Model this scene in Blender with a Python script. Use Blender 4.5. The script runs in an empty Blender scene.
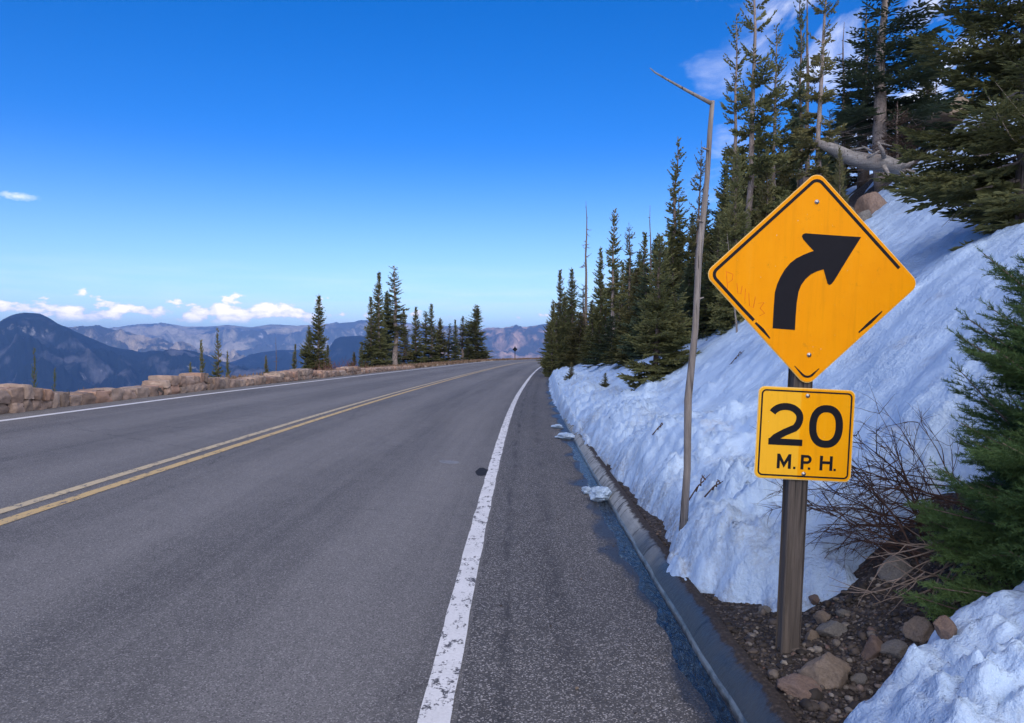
import bpy, math, random
import numpy as np
from mathutils import Vector, Matrix, noise as mnoise

random.seed(7)
RNG = np.random.default_rng(11)
scene = bpy.context.scene
COL = scene.collection

# ------------------------------------------------------------------ camera
F = 740.0
CAMZ = 1.55
PITCH = math.atan(9.5 / F)
cam_d = bpy.data.cameras.new('camera')
cam_d.sensor_width = 36.0
cam_d.lens = F / 1024.0 * 36.0
cam_d.clip_start = 0.05
cam_d.clip_end = 90000
cam = bpy.data.objects.new('camera', cam_d)
COL.objects.link(cam)
cam.location = (0, 0, CAMZ)
cam.rotation_euler = (math.radians(90) - PITCH, 0, 0)
scene.camera = cam


def at(px, py, Y):
    """world point seen at pixel (px, py) at distance Y along the view"""
    x = (px - 512.0) / F
    v = -(py - 361.5) / F
    c, s = math.cos(PITCH), math.sin(PITCH)
    dy = c + v * s
    dz = v * c - s
    k = Y / dy
    return Vector((x * k, Y, CAMZ + dz * k))


# ------------------------------------------------------------------ numpy noise
_perm = np.random.default_rng(3).permutation(512).astype(np.int64)


def _hash(ix, iy, iz):
    return _perm[(_perm[(_perm[ix & 511] + iy) & 511] + iz) & 511]


_grad = np.random.default_rng(5).normal(size=(512, 3))
_grad /= np.linalg.norm(_grad, axis=1)[:, None]


def gnoise(x, y, z=0.0):
    x, y, z = np.broadcast_arrays(np.asarray(x, float), np.asarray(y, float), np.asarray(z, float))
    ix, iy, iz = np.floor(x).astype(np.int64), np.floor(y).astype(np.int64), np.floor(z).astype(np.int64)
    fx, fy, fz = x - ix, y - iy, z - iz
    u = fx * fx * fx * (fx * (fx * 6 - 15) + 10)
    v = fy * fy * fy * (fy * (fy * 6 - 15) + 10)
    w = fz * fz * fz * (fz * (fz * 6 - 15) + 10)
    out = 0
    for dx in (0, 1):
        for dy in (0, 1):
            for dz in (0, 1):
                g = _grad[_hash(ix + dx, iy + dy, iz + dz)]
                d = g[..., 0] * (fx - dx) + g[..., 1] * (fy - dy) + g[..., 2] * (fz - dz)
                out = out + d * (u if dx else 1 - u) * (v if dy else 1 - v) * (w if dz else 1 - w)
    return out * 1.5


def fbm(x, y, z=0.0, octv=4, gain=0.5, ridged=False):
    a, f, o = 1.0, 1.0, 0.0
    for i in range(octv):
        n = gnoise(np.asarray(x) * f + 17.3 * i, np.asarray(y) * f - 9.1 * i, np.asarray(z) * f)
        if ridged:
            n = 1 - 2 * np.abs(n)
        o = o + a * n
        a *= gain
        f *= 2.03
    return o


def sstep(a, b, x):
    t = np.clip((np.asarray(x, float) - a) / (b - a), 0, 1)
    return t * t * (3 - 2 * t)


# ------------------------------------------------------------------ road geometry
S_STEP = 0.5
_s = np.arange(-60, 420, S_STEP)
_th = np.interp(_s, [-60, 3, 7, 13, 20, 30, 43, 67, 95, 130, 170, 230, 420], [.0, .003, .013, .019, .030, .045, .050, .063, .095, .42, .95, 1.45, 1.9])
_X = np.cumsum(np.sin(_th)) * S_STEP
_Y = np.cumsum(np.cos(_th)) * S_STEP
_i0 = int(np.argmin(np.abs(_s)))
_X = _X - _X[_i0] - 0.333
_Y = _Y - _Y[_i0]
_NX, _NY = np.cos(_th), -np.sin(_th)           # unit vector to the right of travel


def e_of(s):
    return np.interp(s, [-60, 18, 60, 110, 420], [.060, .060, .043, .036, .03])


def road_pt(s, t):
    """t metres left of the right edge line at arc length s -> X, Y, Z of the pavement"""
    s = np.asarray(s, float)
    t = np.asarray(t, float)
    X = np.interp(s, _s, _X)
    Y = np.interp(s, _s, _Y)
    nx = np.interp(s, _s, _NX)
    ny = np.interp(s, _s, _NY)
    e = e_of(s)
    z = np.where(t >= 0, e * t, 0.033 * t)
    return X - nx * t, Y - ny * t, z


def road_st(X, Y):
    """nearest arc length and lateral offset (positive left)"""
    X = np.asarray(X, float)
    Y = np.asarray(Y, float)
    shp = X.shape
    x, y = X.ravel(), Y.ravel()
    S = np.empty(x.size)
    T = np.empty(x.size)
    step = 4
    cx, cy = _X[::step], _Y[::step]
    for a in range(0, x.size, 20000):
        xs, ys = x[a:a + 20000], y[a:a + 20000]
        d = (xs[:, None] - cx[None]) ** 2 + (ys[:, None] - cy[None]) ** 2
        j = np.argmin(d, axis=1) * step
        rx, ry = xs - _X[j], ys - _Y[j]
        ds = rx * np.sin(_th[j]) + ry * np.cos(_th[j])
        s = _s[j] + np.clip(ds, -3, 3)
        S[a:a + 20000] = s
        px, py = np.interp(s, _s, _X), np.interp(s, _s, _Y)
        nx, ny = np.interp(s, _s, _NX), np.interp(s, _s, _NY)
        near = -((xs - px) * nx + (ys - py) * ny)
        T[a:a + 20000] = np.where(np.abs(ds) > 3, np.sign(near) * np.sqrt(np.min(d, axis=1)), near)
    return S.reshape(shp), T.reshape(shp)


KERB_T = -1.29
TOP_T = -1.44


def bank(u, s):
    """height of the bare hillside, u metres behind the kerb"""
    k = np.interp(s, [-60, 2.6, 3.4, 8, 14, 19, 40, 400], [.70, .78, 1.0, 1.0, .84, .70, .62, .62])
    z1 = np.interp(u, [0, .45, 1.0, 2.2, 3.3], [.05, .11, .42, 1.45, 2.28]) * k
    # softened corner
    z2 = np.where(u > 3.3, np.interp(u, [3.3, 11, 26, 90, 400, 3000], [0, 6.3, 11, 24, 70, 240]), 0)
    return z1 + z2 * np.interp(s, [0, 8, 13.5, 400], [.6, .62, 1.0, 1.0])


def ground_z(X, Y, detail=True):
    S, T = road_st(X, Y)
    u = -T + TOP_T
    zr = bank(np.maximum(u, 0), S)
    R = np.hypot(X, Y)
    # left side: verge, then steep fall to the valley
    e = e_of(S)
    d = np.maximum(T - 9.6, 0)
    drop = np.interp(d, [0, 3, 20, 60, 300, 1200, 4000, 30000], [0, .9, 9, 33, 170, 520, 640, 700])
    zl = e * np.minimum(T, 9.0) - .05 - drop
    zroad = np.where(T >= 0, e * T, .033 * T) - 0.14
    z = np.where(T < TOP_T, zr, np.where(T < 8.2, zroad, zl))
    z = np.where((T >= 8.2) & (T < 9.6), np.minimum(zl, e * 8.3 - .02), z)
    if detail:
        amp = sstep(.2, 3, u) * .10 + sstep(6, 20, u) * .5
        z = z + amp * fbm(X * .5, Y * .5, 0, 4) + sstep(0.05, .4, u) * .03 * fbm(X * 3, Y * 3, 0, 3)
        z = z + sstep(12, 80, T) * np.clip(R * .004, 0, 30) * fbm(X * .01, Y * .01, 3, 4)
        z = z + sstep(40, 400, u) * 12 * fbm(X * .012, Y * .012, 8, 4)
    # distant land on every side settles into a rolling valley floor
    far = sstep(900, 2600, R)
    zfar = -560 + 70 * fbm(X * .0008, Y * .0008, 1, 4)
    z = z * (1 - far) + zfar * far
    return z


def gz(x, y):
    return float(ground_z(np.array([x]), np.array([y]))[0])


# ------------------------------------------------------------------ mesh helpers
def new_mesh(name, verts, faces=None, quads=None, tris=None, smooth=False, uv=None):
    me = bpy.data.meshes.new(name)
    if faces is not None:
        me.from_pydata([tuple(v) for v in verts], [], faces)
    else:
        verts = np.asarray(verts, dtype=np.float32)
        loops, starts = [], []
        n = 0
        for arr, k in ((quads, 4), (tris, 3)):
            if arr is None or len(arr) == 0:
                continue
            arr = np.asarray(arr, dtype=np.int32)
            loops.append(arr.ravel())
            starts.append(n + np.arange(len(arr), dtype=np.int32) * k)
            n += arr.size
        loops = np.concatenate(loops)
        starts = np.concatenate(starts)
        me.vertices.add(len(verts))
        me.vertices.foreach_set('co', verts.ravel())
        me.loops.add(len(loops))
        me.loops.foreach_set('vertex_index', loops)
        me.polygons.add(len(starts))
        me.polygons.foreach_set('loop_start', starts)
        me.update(calc_edges=True)
        me.validate()
    if uv is not None:
        lay = me.uv_layers.new(name='UVMap')
        vi = np.empty(len(me.loops), dtype=np.int32)
        me.loops.foreach_get('vertex_index', vi)
        lay.data.foreach_set('uv', np.asarray(uv, dtype=np.float32)[vi].ravel())
    if smooth:
        me.polygons.foreach_set('use_smooth', np.ones(len(me.polygons), dtype=bool))
    me.update()
    return me


def add(name, me, mat, parent=None, loc=None):
    o = bpy.data.objects.new(name, me)
    COL.objects.link(o)
    if mat is not None:
        me.materials.append(mat)
    if parent is not None:
        o.parent = parent
    if loc is not None:
        o.location = loc
    return o


def thing(name, label, cat, loc=(0, 0, 0), rot=(0, 0, 0), group=None):
    o = bpy.data.objects.new(name, None)
    o.empty_display_size = .1
    COL.objects.link(o)
    o.location = loc
    o.rotation_euler = rot
    tag(o, label, cat, group)
    return o


def tag(o, label=None, cat=None, group=None, kind=None):
    if label:
        o['label'] = label
    if cat:
        o['category'] = cat
    if group:
        o['group'] = group
    if kind:
        o['kind'] = kind
    return o


def grid_quads(nr, nc):
    i = np.arange(nr - 1)[:, None] * nc + np.arange(nc - 1)[None]
    i = i.ravel()
    return np.stack([i, i + 1, i + nc + 1, i + nc], axis=1)


class Tubes:
    """collects tapered tubes"""

    def __init__(self):
        self.v, self.q, self.t, self.n = [], [], [], 0

    def tube(self, pts, rad, sides=6, cap=True):
        pts = [np.asarray(p, float) for p in pts]
        m = len(pts)
        for i, p in enumerate(pts):
            a = pts[max(i - 1, 0)]
            b = pts[min(i + 1, m - 1)]
            d = b - a
            d = d / (np.linalg.norm(d) + 1e-9)
            ref = np.array([0, 0, 1.0]) if abs(d[2]) < .9 else np.array([1.0, 0, 0])
            x = np.cross(d, ref)
            x /= np.linalg.norm(x)
            y = np.cross(d, x)
            ang = np.arange(sides) * 2 * math.pi / sides
            r = rad[i] if np.ndim(rad) else rad
            ring = p + r * (np.cos(ang)[:, None] * x + np.sin(ang)[:, None] * y)
            self.v.append(ring)
            if i:
                b0 = self.n + (i - 1) * sides
                for k in range(sides):
                    k2 = (k + 1) % sides
                    self.q.append((b0 + k, b0 + k2, b0 + sides + k2, b0 + sides + k))
        if cap:
            self.v.append(np.array([pts[0], pts[-1]]))
            c0 = self.n + m * sides
            for k in range(sides):
                k2 = (k + 1) % sides
                self.t.append((c0, self.n + k2, self.n + k))
                b0 = self.n + (m - 1) * sides
                self.t.append((c0 + 1, b0 + k, b0 + k2))
            self.n += 2
        self.n += m * sides
        return self

    def mesh(self, name, smooth=True):
        return new_mesh(name, np.concatenate(self.v), quads=self.q, tris=self.t, smooth=smooth)


# ------------------------------------------------------------------ material helpers
class M:
    def __init__(self, name):
        self.m = bpy.data.materials.new(name)
        self.m.use_nodes = True
        self.nt = self.m.node_tree
        self.bsdf = self.nt.nodes['Principled BSDF']
        self.out = self.nt.nodes['Material Output']

    def n(self, t, **kw):
        nd = self.nt.nodes.new(t)
        for k, v in kw.items():
            setattr(nd, k, v)
        return nd

    def link(self, a, b):
        self.nt.links.new(a, b)

    def coord(self, kind='Object', scale=(1, 1, 1)):
        tc = self.n('ShaderNodeTexCoord')
        mp = self.n('ShaderNodeMapping')
        mp.inputs['Scale'].default_value = scale
        self.link(tc.outputs[kind], mp.inputs['Vector'])
        return mp.outputs['Vector']

    def noise(self, vec, scale, detail=4, rough=.55, dist=0.0):
        nd = self.n('ShaderNodeTexNoise')
        nd.inputs['Scale'].default_value = scale
        nd.inputs['Detail'].default_value = detail
        nd.inputs['Roughness'].default_value = rough
        nd.inputs['Distortion'].default_value = dist
        self.link(vec, nd.inputs['Vector'])
        return nd.outputs['Fac']

    def voronoi(self, vec, scale, feature='F1', out='Distance', rnd=1.0):
        nd = self.n('ShaderNodeTexVoronoi', feature=feature)
        nd.inputs['Scale'].default_value = scale
        nd.inputs['Randomness'].default_value = rnd
        self.link(vec, nd.inputs['Vector'])
        return nd.outputs[out]

    def ramp(self, fac, stops):
        nd = self.n('ShaderNodeValToRGB')
        el = nd.color_ramp.elements
        while len(el) < len(stops):
            el.new(.5)
        for e, (p, c) in zip(el, stops):
            e.position = p
            e.color = c if len(c) == 4 else (*c, 1)
        self.link(fac, nd.inputs['Fac'])
        return nd.outputs['Color']

    def range(self, fac, a, b, c=0.0, d=1.0):
        nd = self.n('ShaderNodeMapRange')
        nd.inputs['From Min'].default_value = a
        nd.inputs['From Max'].default_value = b
        nd.inputs['To Min'].default_value = c
        nd.inputs['To Max'].default_value = d
        self.link(fac, nd.inputs['Value'])
        return nd.outputs['Result']

    def mix(self, fac, a, b, blend='MIX'):
        nd = self.n('ShaderNodeMix', data_type='RGBA', blend_type=blend)
        for s, v in ((nd.inputs[0], fac), (nd.inputs[6], a), (nd.inputs[7], b)):
            if isinstance(v, (int, float)):
                s.default_value = v
            elif isinstance(v, tuple):
                s.default_value = v if len(v) == 4 else (*v, 1)
            else:
                self.link(v, s)
        return nd.outputs[2]

    def math(self, op, a, b=None, c=None, clamp=False):
        nd = self.n('ShaderNodeMath', operation=op, use_clamp=clamp)
        for i, v in enumerate((a, b, c)):
            if v is None:
                continue
            if isinstance(v, (int, float)):
                nd.inputs[i].default_value = v
            else:
                self.link(v, nd.inputs[i])
        return nd.outputs[0]

    def bump(self, h, strength=.5, dist=.01, normal=None):
        nd = self.n('ShaderNodeBump')
        nd.inputs['Strength'].default_value = strength
        nd.inputs['Distance'].default_value = dist
        self.link(h, nd.inputs['Height'])
        if normal is not None:
            self.link(normal, nd.inputs['Normal'])
        self.link(nd.outputs['Normal'], self.bsdf.inputs['Normal'])
        return nd.outputs['Normal']

    def base(self, c):
        if isinstance(c, tuple):
            self.bsdf.inputs['Base Color'].default_value = c if len(c) == 4 else (*c, 1)
        else:
            self.link(c, self.bsdf.inputs['Base Color'])

    def rough(self, v):
        if isinstance(v, (int, float)):
            self.bsdf.inputs['Roughness'].default_value = v
        else:
            self.link(v, self.bsdf.inputs['Roughness'])

    def spec(self, v):
        self.bsdf.inputs['Specular IOR Level'].default_value = v


def mat_asphalt(name, dark, light, shoulder=False):
    m = M(name)
    uv = m.coord('UV')                       # x = metres left of the edge line, y = metres along
    st = m.coord('UV', (1, .12, 1))
    big = m.noise(st, 1.1, 5, .6)
    mid = m.noise(uv, 2.3, 5, .65)
    agg = m.voronoi(uv, 140 if shoulder else 165, out='Color')
    lng = m.noise(m.coord('UV', (5, .12, 1)), 1.0, 6, .7)
    sep = m.n('ShaderNodeSeparateColor')
    m.link(agg, sep.inputs[0])
    fine = m.noise(uv, 190, 3, .7)
    c = m.mix(m.range(big, .32, .7), dark, light)
    c = m.mix(m.range(mid, .35, .75, 0, .55), c, tuple(.72 * x for x in dark))
    c = m.mix(m.range(lng, .42, .66, 0, .35), c, tuple(1.25 * v for v in light))
    c = m.mix(m.range(lng, .45, .30, 0, .35), c, tuple(.7 * v for v in dark))
    # wheel tracks polished lighter, oil strip between them darker
    sx = m.n('ShaderNodeSeparateXYZ')
    m.link(uv, sx.inputs[0])
    x = sx.outputs[0]
    if not shoulder:
        tr = m.math('SINE', m.math('MULTIPLY_ADD', x, 3.3, -.7))
        c = m.mix(m.range(tr, -.4, 1, 0, .42), c, tuple(1.35 * v for v in light))
        # cracks
        cr = m.voronoi(m.mix(.12, uv, m.n('ShaderNodeTexNoise').outputs['Color']), .28, 'DISTANCE_TO_EDGE')
        c = m.mix(m.math('MULTIPLY', m.range(cr, .0, .006, .5, 0), m.range(mid, .45, .6)), c, (.03, .03, .03))
    sp = m.range(sep.outputs[0], .70, 1.0, 0, .8 if shoulder else .5)
    c = m.mix(sp, c, (.48, .46, .45))
    dk = m.range(sep.outputs[1], .6, 1.0, 0, .6)
    c = m.mix(dk, c, (.025, .025, .028))
    if shoulder:
        # dark seam beside the edge line and long stains towards the gutter
        wob = m.math('MULTIPLY_ADD', m.noise(st, 2.2, 4), .22, -.11)
        xx = m.math('ADD', x, wob)
        brk = m.range(m.noise(m.coord('UV', (2, .5, 1)), 1.7, 5, .7), .42, .62)
        for pos, wd, k in ((-.28, .05, .8), (-.62, .10, .5)):
            dd = m.math('ABSOLUTE', m.math('SUBTRACT', xx, pos))
            c = m.mix(m.math('MULTIPLY', m.range(dd, .0, wd, k, 0), brk), c, (.022, .022, .026))
        # wet, dark asphalt along the gutter
        wet = m.range(m.math('ADD', x, m.math('MULTIPLY_ADD', m.noise(m.coord('UV', (1, .5, 1)), 1.6, 5), 1.0, -.5)), -1.06, -1.2)
        nd = wet.node
        nd.interpolation_type = 'SMOOTHSTEP'
        c = m.mix(m.math('MULTIPLY', wet, .8), c, (.014, .016, .02))
        m.rough(m.range(wet, 0, 1, .82, .34))
    else:
        m.rough(.8)
    m.spec(.35)
    m.base(c)
    h = m.math('ADD', m.math('MULTIPLY', m.voronoi(uv, 105), .7), m.math('MULTIPLY', fine, .5))
    m.bump(h, .55 if shoulder else .4, .006)
    return m.m


def mat_paint(name, col, worn, wear=.5):
    m = M(name)
    uv = m.coord('UV')
    a = m.noise(m.coord('UV', (3, 1.4, 1)), 4.5, 8, .75)
    b = m.noise(uv, 60, 3, .6)
    c = m.mix(m.range(m.noise(uv, 3, 4), .3, .7), col, worn)
    c = m.mix(m.range(b, .3, .7, 0, .22), c, (.2, .2, .2))
    mask = m.range(m.math('MULTIPLY_ADD', b, .35, a), wear + .19, wear + .24)
    c = m.mix(mask, c, (.085, .083, .088))
    m.base(c)
    m.rough(.7)
    m.bump(b, .3, .003)
    return m.m


def mat_snow():
    m = M('snow')
    o = m.coord('Object')
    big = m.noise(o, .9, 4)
    c = m.mix(m.range(big, .35, .7), (.53, .685, .87), (.39, .53, .73))  # bluish base tones carry the skylight colour on the snow
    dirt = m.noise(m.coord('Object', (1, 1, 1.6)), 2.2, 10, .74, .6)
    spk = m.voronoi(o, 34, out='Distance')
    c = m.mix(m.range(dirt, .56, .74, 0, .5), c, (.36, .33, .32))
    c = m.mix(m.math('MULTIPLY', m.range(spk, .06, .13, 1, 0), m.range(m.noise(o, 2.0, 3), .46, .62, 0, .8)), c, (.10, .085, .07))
    gr = m.n('ShaderNodeAttribute', attribute_name='grit')
    gf = m.math('MULTIPLY', gr.outputs['Fac'], m.range(m.noise(o, 30, 5, .7), .38, .62, .15, 1))
    c = m.mix(m.math('MINIMUM', gf, .75), c, (.17, .15, .14))
    m.base(c)
    m.rough(.55)
    m.spec(.3)
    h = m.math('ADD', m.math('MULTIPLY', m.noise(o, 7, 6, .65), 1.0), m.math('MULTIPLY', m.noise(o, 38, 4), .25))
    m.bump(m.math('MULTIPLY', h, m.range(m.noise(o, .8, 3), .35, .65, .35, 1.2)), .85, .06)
    return m.m


def mat_ground():
    m = M('soil')
    o = m.coord('Object')
    n1 = m.noise(o, 1.3, 6, .65)
    n2 = m.noise(o, 14, 6, .7)
    c = m.ramp(n2, [(.25, (.010, .008, .007)), (.5, (.032, .024, .020)), (.72, (.075, .060, .050))])
    c = m.mix(m.range(n1, .4, .65, 0, .6), c, (.035, .026, .022))
    v = m.voronoi(o, 55, out='Color')
    s = m.n('ShaderNodeSeparateColor')
    m.link(v, s.inputs[0])
    c = m.mix(m.range(s.outputs[0], .7, 1, 0, .7), c, (.2, .17, .15))
    # forest and rock on the far land
    geo = m.n('ShaderNodeNewGeometry')
    ln = m.n('ShaderNodeVectorMath', operation='LENGTH')
    m.link(geo.outputs['Position'], ln.inputs[0])
    far = m.range(ln.outputs['Value'], 60, 260)
    fc = m.mix(m.range(m.noise(o, .006, 8, .65), .5, .62), (.022, .035, .03), (.16, .14, .12))
    c = m.mix(far, c, fc)
    m.base(c)
    m.rough(.9)
    m.bump(m.math('ADD', n2, m.math('MULTIPLY', m.voronoi(o, 55), -.6)), .8, .03)
    return m.m


def mat_rock(name, a, b, scale=6, speck=.5, attr=None):
    m = M(name)
    o = m.coord('Object')
    oi = m.n('ShaderNodeObjectInfo')
    n = m.noise(o, scale, 8, .65, .4)
    c = m.mix(m.range(n, .3, .72), a, b)
    c = m.mix(m.range(oi.outputs['Random'], 0, 1, 0, .35), c, tuple(.5 * x for x in a))
    if attr:
        at_ = m.n('ShaderNodeAttribute', attribute_name=attr)
        c = m.mix(.85, c, m.mix(1.0, at_.outputs['Color'], m.mix(m.range(n, .3, .7), (.62, .62, .62), (1.25, 1.2, 1.15)), 'MULTIPLY'))
    f = m.noise(o, scale * 14, 4, .7)
    c = m.mix(m.range(f, .55, .75, 0, speck), c, tuple(.25 * x for x in a))
    c = m.mix(m.range(f, .42, .28, 0, speck * .7), c, tuple(min(1, 1.6 * x) for x in b))
    m.base(c)
    m.rough(.85)
    m.bump(m.math('ADD', n, m.math('MULTIPLY', f, .3)), .7, .03)
    return m.m


def mat_wood(name, dark, light, sc=(22, 22, 1.2), extra=None):
    m = M(name)
    o = m.coord('Object', sc)
    n = m.noise(o, 1.6, 8, .7, .3)
    c = m.ramp(n, [(.25, dark), (.5, tuple((x + y) / 2 for x, y in zip(dark, light))), (.72, light)])
    blot = m.noise(m.coord('Object', (3, 3, 1.5)), 1.5, 5, .6)
    c = m.mix(m.range(blot, .5, .7, 0, .5), c, extra or dark)
    crack = m.noise(m.coord('Object', (60, 60, 1.1)), 1.0, 2)
    c = m.mix(m.range(crack, .40, .33, 0, .85), c, (.012, .010, .009))
    m.base(c)
    m.rough(.85)
    m.bump(m.math('ADD', n, crack), .6, .008)
    return m.m


def mat_foliage(name, a, b, c3):
    m = M(name)
    o = m.coord('Object')
    oi = m.n('ShaderNodeObjectInfo')
    geo = m.n('ShaderNodeNewGeometry')
    n = m.noise(o, 1.6, 4)
    c = m.mix(m.range(n, .35, .68), a, b)
    c = m.mix(m.range(geo.outputs['Random Per Island'], 0, 1, 0, .55), c, c3)
    c = m.mix(m.range(oi.outputs['Random'], 0, 1, 0, .5), c, tuple(.7 * x for x in c3))
    m.base(c)
    m.rough(.6)
    m.spec(.3)
    m.bsdf.inputs['Subsurface Weight'].default_value = 0
    tr = m.n('ShaderNodeBsdfTranslucent')
    m.link(c, tr.inputs['Color'])
    mx = m.n('ShaderNodeMixShader')
    mx.inputs[0].default_value = .16
    m.link(m.bsdf.outputs[0], mx.inputs[1])
    m.link(tr.outputs[0], mx.inputs[2])
    m.link(mx.outputs[0], m.out.inputs['Surface'])
    return m.m


def mat_plain(name, col, rough=.5, metal=0.0, var=.15, scale=30):
    m = M(name)
    o = m.coord('Object')
    n = m.noise(o, scale, 5, .6)
    m.base(m.mix(m.range(n, .35, .7, 0, var), col, tuple(.35 * x for x in col[:3])))
    m.rough(rough)
    m.bsdf.inputs['Metallic'].default_value = metal
    m.spec(.5 if metal else .12)
    return m.m


def mat_sign(name, col, col2, seam=None):
    m = M(name)
    o = m.coord('Object')
    n = m.noise(o, 5, 5, .6)
    c = m.mix(m.range(n, .35, .7, 0, .6), col, col2)
    if seam is not None:
        sx = m.n('ShaderNodeSeparateXYZ')
        m.link(o, sx.inputs[0])
        left = m.range(sx.outputs[0], seam, seam + .003, 1, 0)
        c = m.mix(m.math('MULTIPLY', left, .75), c, seam_col)
    grime = m.noise(o, 26, 8, .75)
    c = m.mix(m.range(grime, .60, .74, 0, .45), c, (.28, .13, .02))
    stk = m.noise(m.coord('Object', (26, 26, 1.3)), 1.0, 6, .7)
    c = m.mix(m.range(stk, .52, .72, 0, .2), c, (.38, .15, .01))
    c = m.mix(m.range(stk, .46, .30, 0, .12), c, (.80, .42, .06))
    chip = m.noise(o, 70, 3, .6)
    c = m.mix(m.range(chip, .735, .75, 0, .9), c, (.75, .62, .4))
    m.base(c)
    m.rough(.38)
    m.spec(.06)
    m.bump(m.noise(o, 3, 2), .15, .01)
    return m.m


seam_col = (.84, .46, .03)


def mat_mountain(name, forest, rock, snow_amt, scale, thr=.52):
    m = M(name)
    o = m.coord('Object')
    st = m.coord('Object', (1, 1, .45))
    n = m.noise(st, scale, 9, .68, .5)
    f = m.noise(o, scale * 9, 4, .7)
    c = m.mix(m.range(n, thr, thr + .09), forest, rock)
    c = m.mix(m.range(f, .35, .7, 0, .5), c, tuple(.5 * x for x in forest))
    n2 = m.noise(m.coord('Object', (1, 1, .6)), scale * 2.3, 8, .7)
    c = m.mix(m.range(n2, .62, .68, 0, snow_amt), c, (.62, .60, .60))
    m.base(c)
    m.rough(.95)
    m.spec(0.1)
    m.bump(n, .5, 60)
    return m.m


MAT = dict(
    asphalt=mat_asphalt('asphalt', (.090, .088, .087), (.168, .162, .158)),
    shoulder=mat_asphalt('shoulder_asphalt', (.060, .059, .059), (.096, .093, .092), True),
    white=mat_paint('white_paint', (.80, .80, .80), (.68, .68, .68), .53),
    white_clean=mat_paint('white_paint_far_line', (.78, .78, .78), (.66, .66, .66), .62),
    yellow=mat_paint('yellow_paint', (.64, .43, .15), (.52, .38, .18), .54),
    yellow_pale=mat_paint('faded_yellow_paint', (.58, .46, .26), (.50, .41, .27), .53),
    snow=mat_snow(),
    soil=mat_ground(),
    stone_tan=mat_rock('tan_stone', (.20, .155, .115), (.40, .32, .25), 9),
    stone_grey=mat_rock('grey_stone', (.15, .14, .13), (.33, .31, .28), 9),
    stone_red=mat_rock('red_stone', (.17, .115, .09), (.33, .24, .19), 8),
    wall=mat_rock('wall_stone', (.24, .17, .13), (.42, .31, .24), 3, .45, 'tone'),
    mortar=mat_rock('mortar', (.05, .042, .037), (.10, .085, .075), 8),
    gravel=mat_rock('gravel', (.07, .055, .045), (.26, .215, .18), 7),
    post=mat_wood('weathered_post_wood', (.024, .020, .017), (.150, .122, .102), extra=(.06, .05, .043)),
    snag=mat_wood('grey_dead_wood', (.10, .085, .075), (.36, .32, .29), (14, 14, 1.5), extra=(.20, .15, .11)),
    bark=mat_wood('conifer_bark', (.055, .04, .032), (.26, .20, .165), (10, 10, 5), extra=(.10, .075, .06)),
    bark_pale=mat_wood('pale_conifer_bark', (.12, .095, .08), (.42, .35, .31), (10, 10, 6), extra=(.2, .15, .12)),
    log=mat_wood('silvered_log_wood', (.07, .065, .062), (.34, .32, .30), (1.5, 12, 12), extra=(.25, .2, .17)),
    twig=mat_plain('twig_bark', (.095, .06, .05), .8, var=.5),
    twig_pale=mat_plain('pale_twig_bark', (.24, .19, .16), .8, var=.5),
    twig_red=mat_plain('reddish_twig_bark', (.20, .10, .08), .8, var=.5),
    leaf=mat_foliage('conifer_needles', (.14, .16, .066), (.29, .275, .11), (.22, .235, .10)),
    leaf_olive=mat_foliage('olive_conifer_needles', (.16, .158, .060), (.28, .255, .105), (.21, .20, .088)),
    leaf_blue=mat_foliage('dark_conifer_needles', (.10, .145, .088), (.19, .235, .135), (.145, .19, .11)),
    leaf_near=mat_foliage('fresh_conifer_needles', (.058, .118, .040), (.125, .205, .062), (.090, .155, .050)),
    dead_leaf=mat_foliage('brown_dead_needles', (.10, .065, .05), (.17, .11, .085), (.13, .09, .07)),
    grass=mat_foliage('dry_brush', (.20, .135, .085), (.36, .26, .17), (.26, .17, .12)),
    yellow_sheet=mat_sign('amber_sheeting', (.84, .315, .002), (.77, .268, .002)),
    yellow_sheet2=mat_sign('amber_plate_sheeting', (.86, .365, .003), (.79, .31, .003), seam=-.028),
    black=mat_plain('black_lettering', (.010, .010, .014), .6, var=.3),
    rim=mat_plain('bare_sheet_edge', (.80, .55, .18), .45, var=.2),
    bolt=mat_plain('bolt_metal', (.55, .53, .50), .35, .9),
    scratch=mat_plain('faint_red_marks', (.80, .17, .01), .5, var=.6, scale=60),
    kerb=None, water=None,
)

# kerb: smooth wet concrete
m = M('wet_kerb')
o_ = m.coord('UV', (1, 1, 1))
n_ = m.noise(m.coord('UV', (6, 1.2, 1)), 2.2, 6, .65)
sy_ = m.n('ShaderNodeSeparateXYZ')
m.link(o_, sy_.inputs[0])
far_ = m.range(m.math('ADD', sy_.outputs[1], m.math('MULTIPLY_ADD', m.noise(o_, 1.2, 4), 3, -1.5)), 5.0, 6.6)  # face turns paler and rougher farther along the road
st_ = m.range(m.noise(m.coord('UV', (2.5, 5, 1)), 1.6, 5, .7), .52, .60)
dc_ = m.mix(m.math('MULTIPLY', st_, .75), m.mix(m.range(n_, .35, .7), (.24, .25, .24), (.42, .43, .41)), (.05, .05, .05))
m.base(m.mix(far_, m.mix(m.range(n_, .35, .7), (.030, .034, .038), (.065, .070, .072)), dc_))
m.rough(m.math('ADD', m.range(n_, .3, .75, .30, .55), m.math('MULTIPLY', far_, .35)))
kc_ = m.bsdf.inputs['Base Color'].links[0].from_socket
jt_ = m.math('ABSOLUTE', m.math('SUBTRACT', m.math('FRACT', m.math('MULTIPLY', sy_.outputs[1], .62)), .5))
kc_ = m.mix(m.range(jt_, .004, .014, .85, 0), kc_, (.015, .015, .015))
kx_ = m.math('ADD', sy_.outputs[0], m.math('MULTIPLY_ADD', m.noise(o_, 7, 6, .7), .14, -.07))
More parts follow.
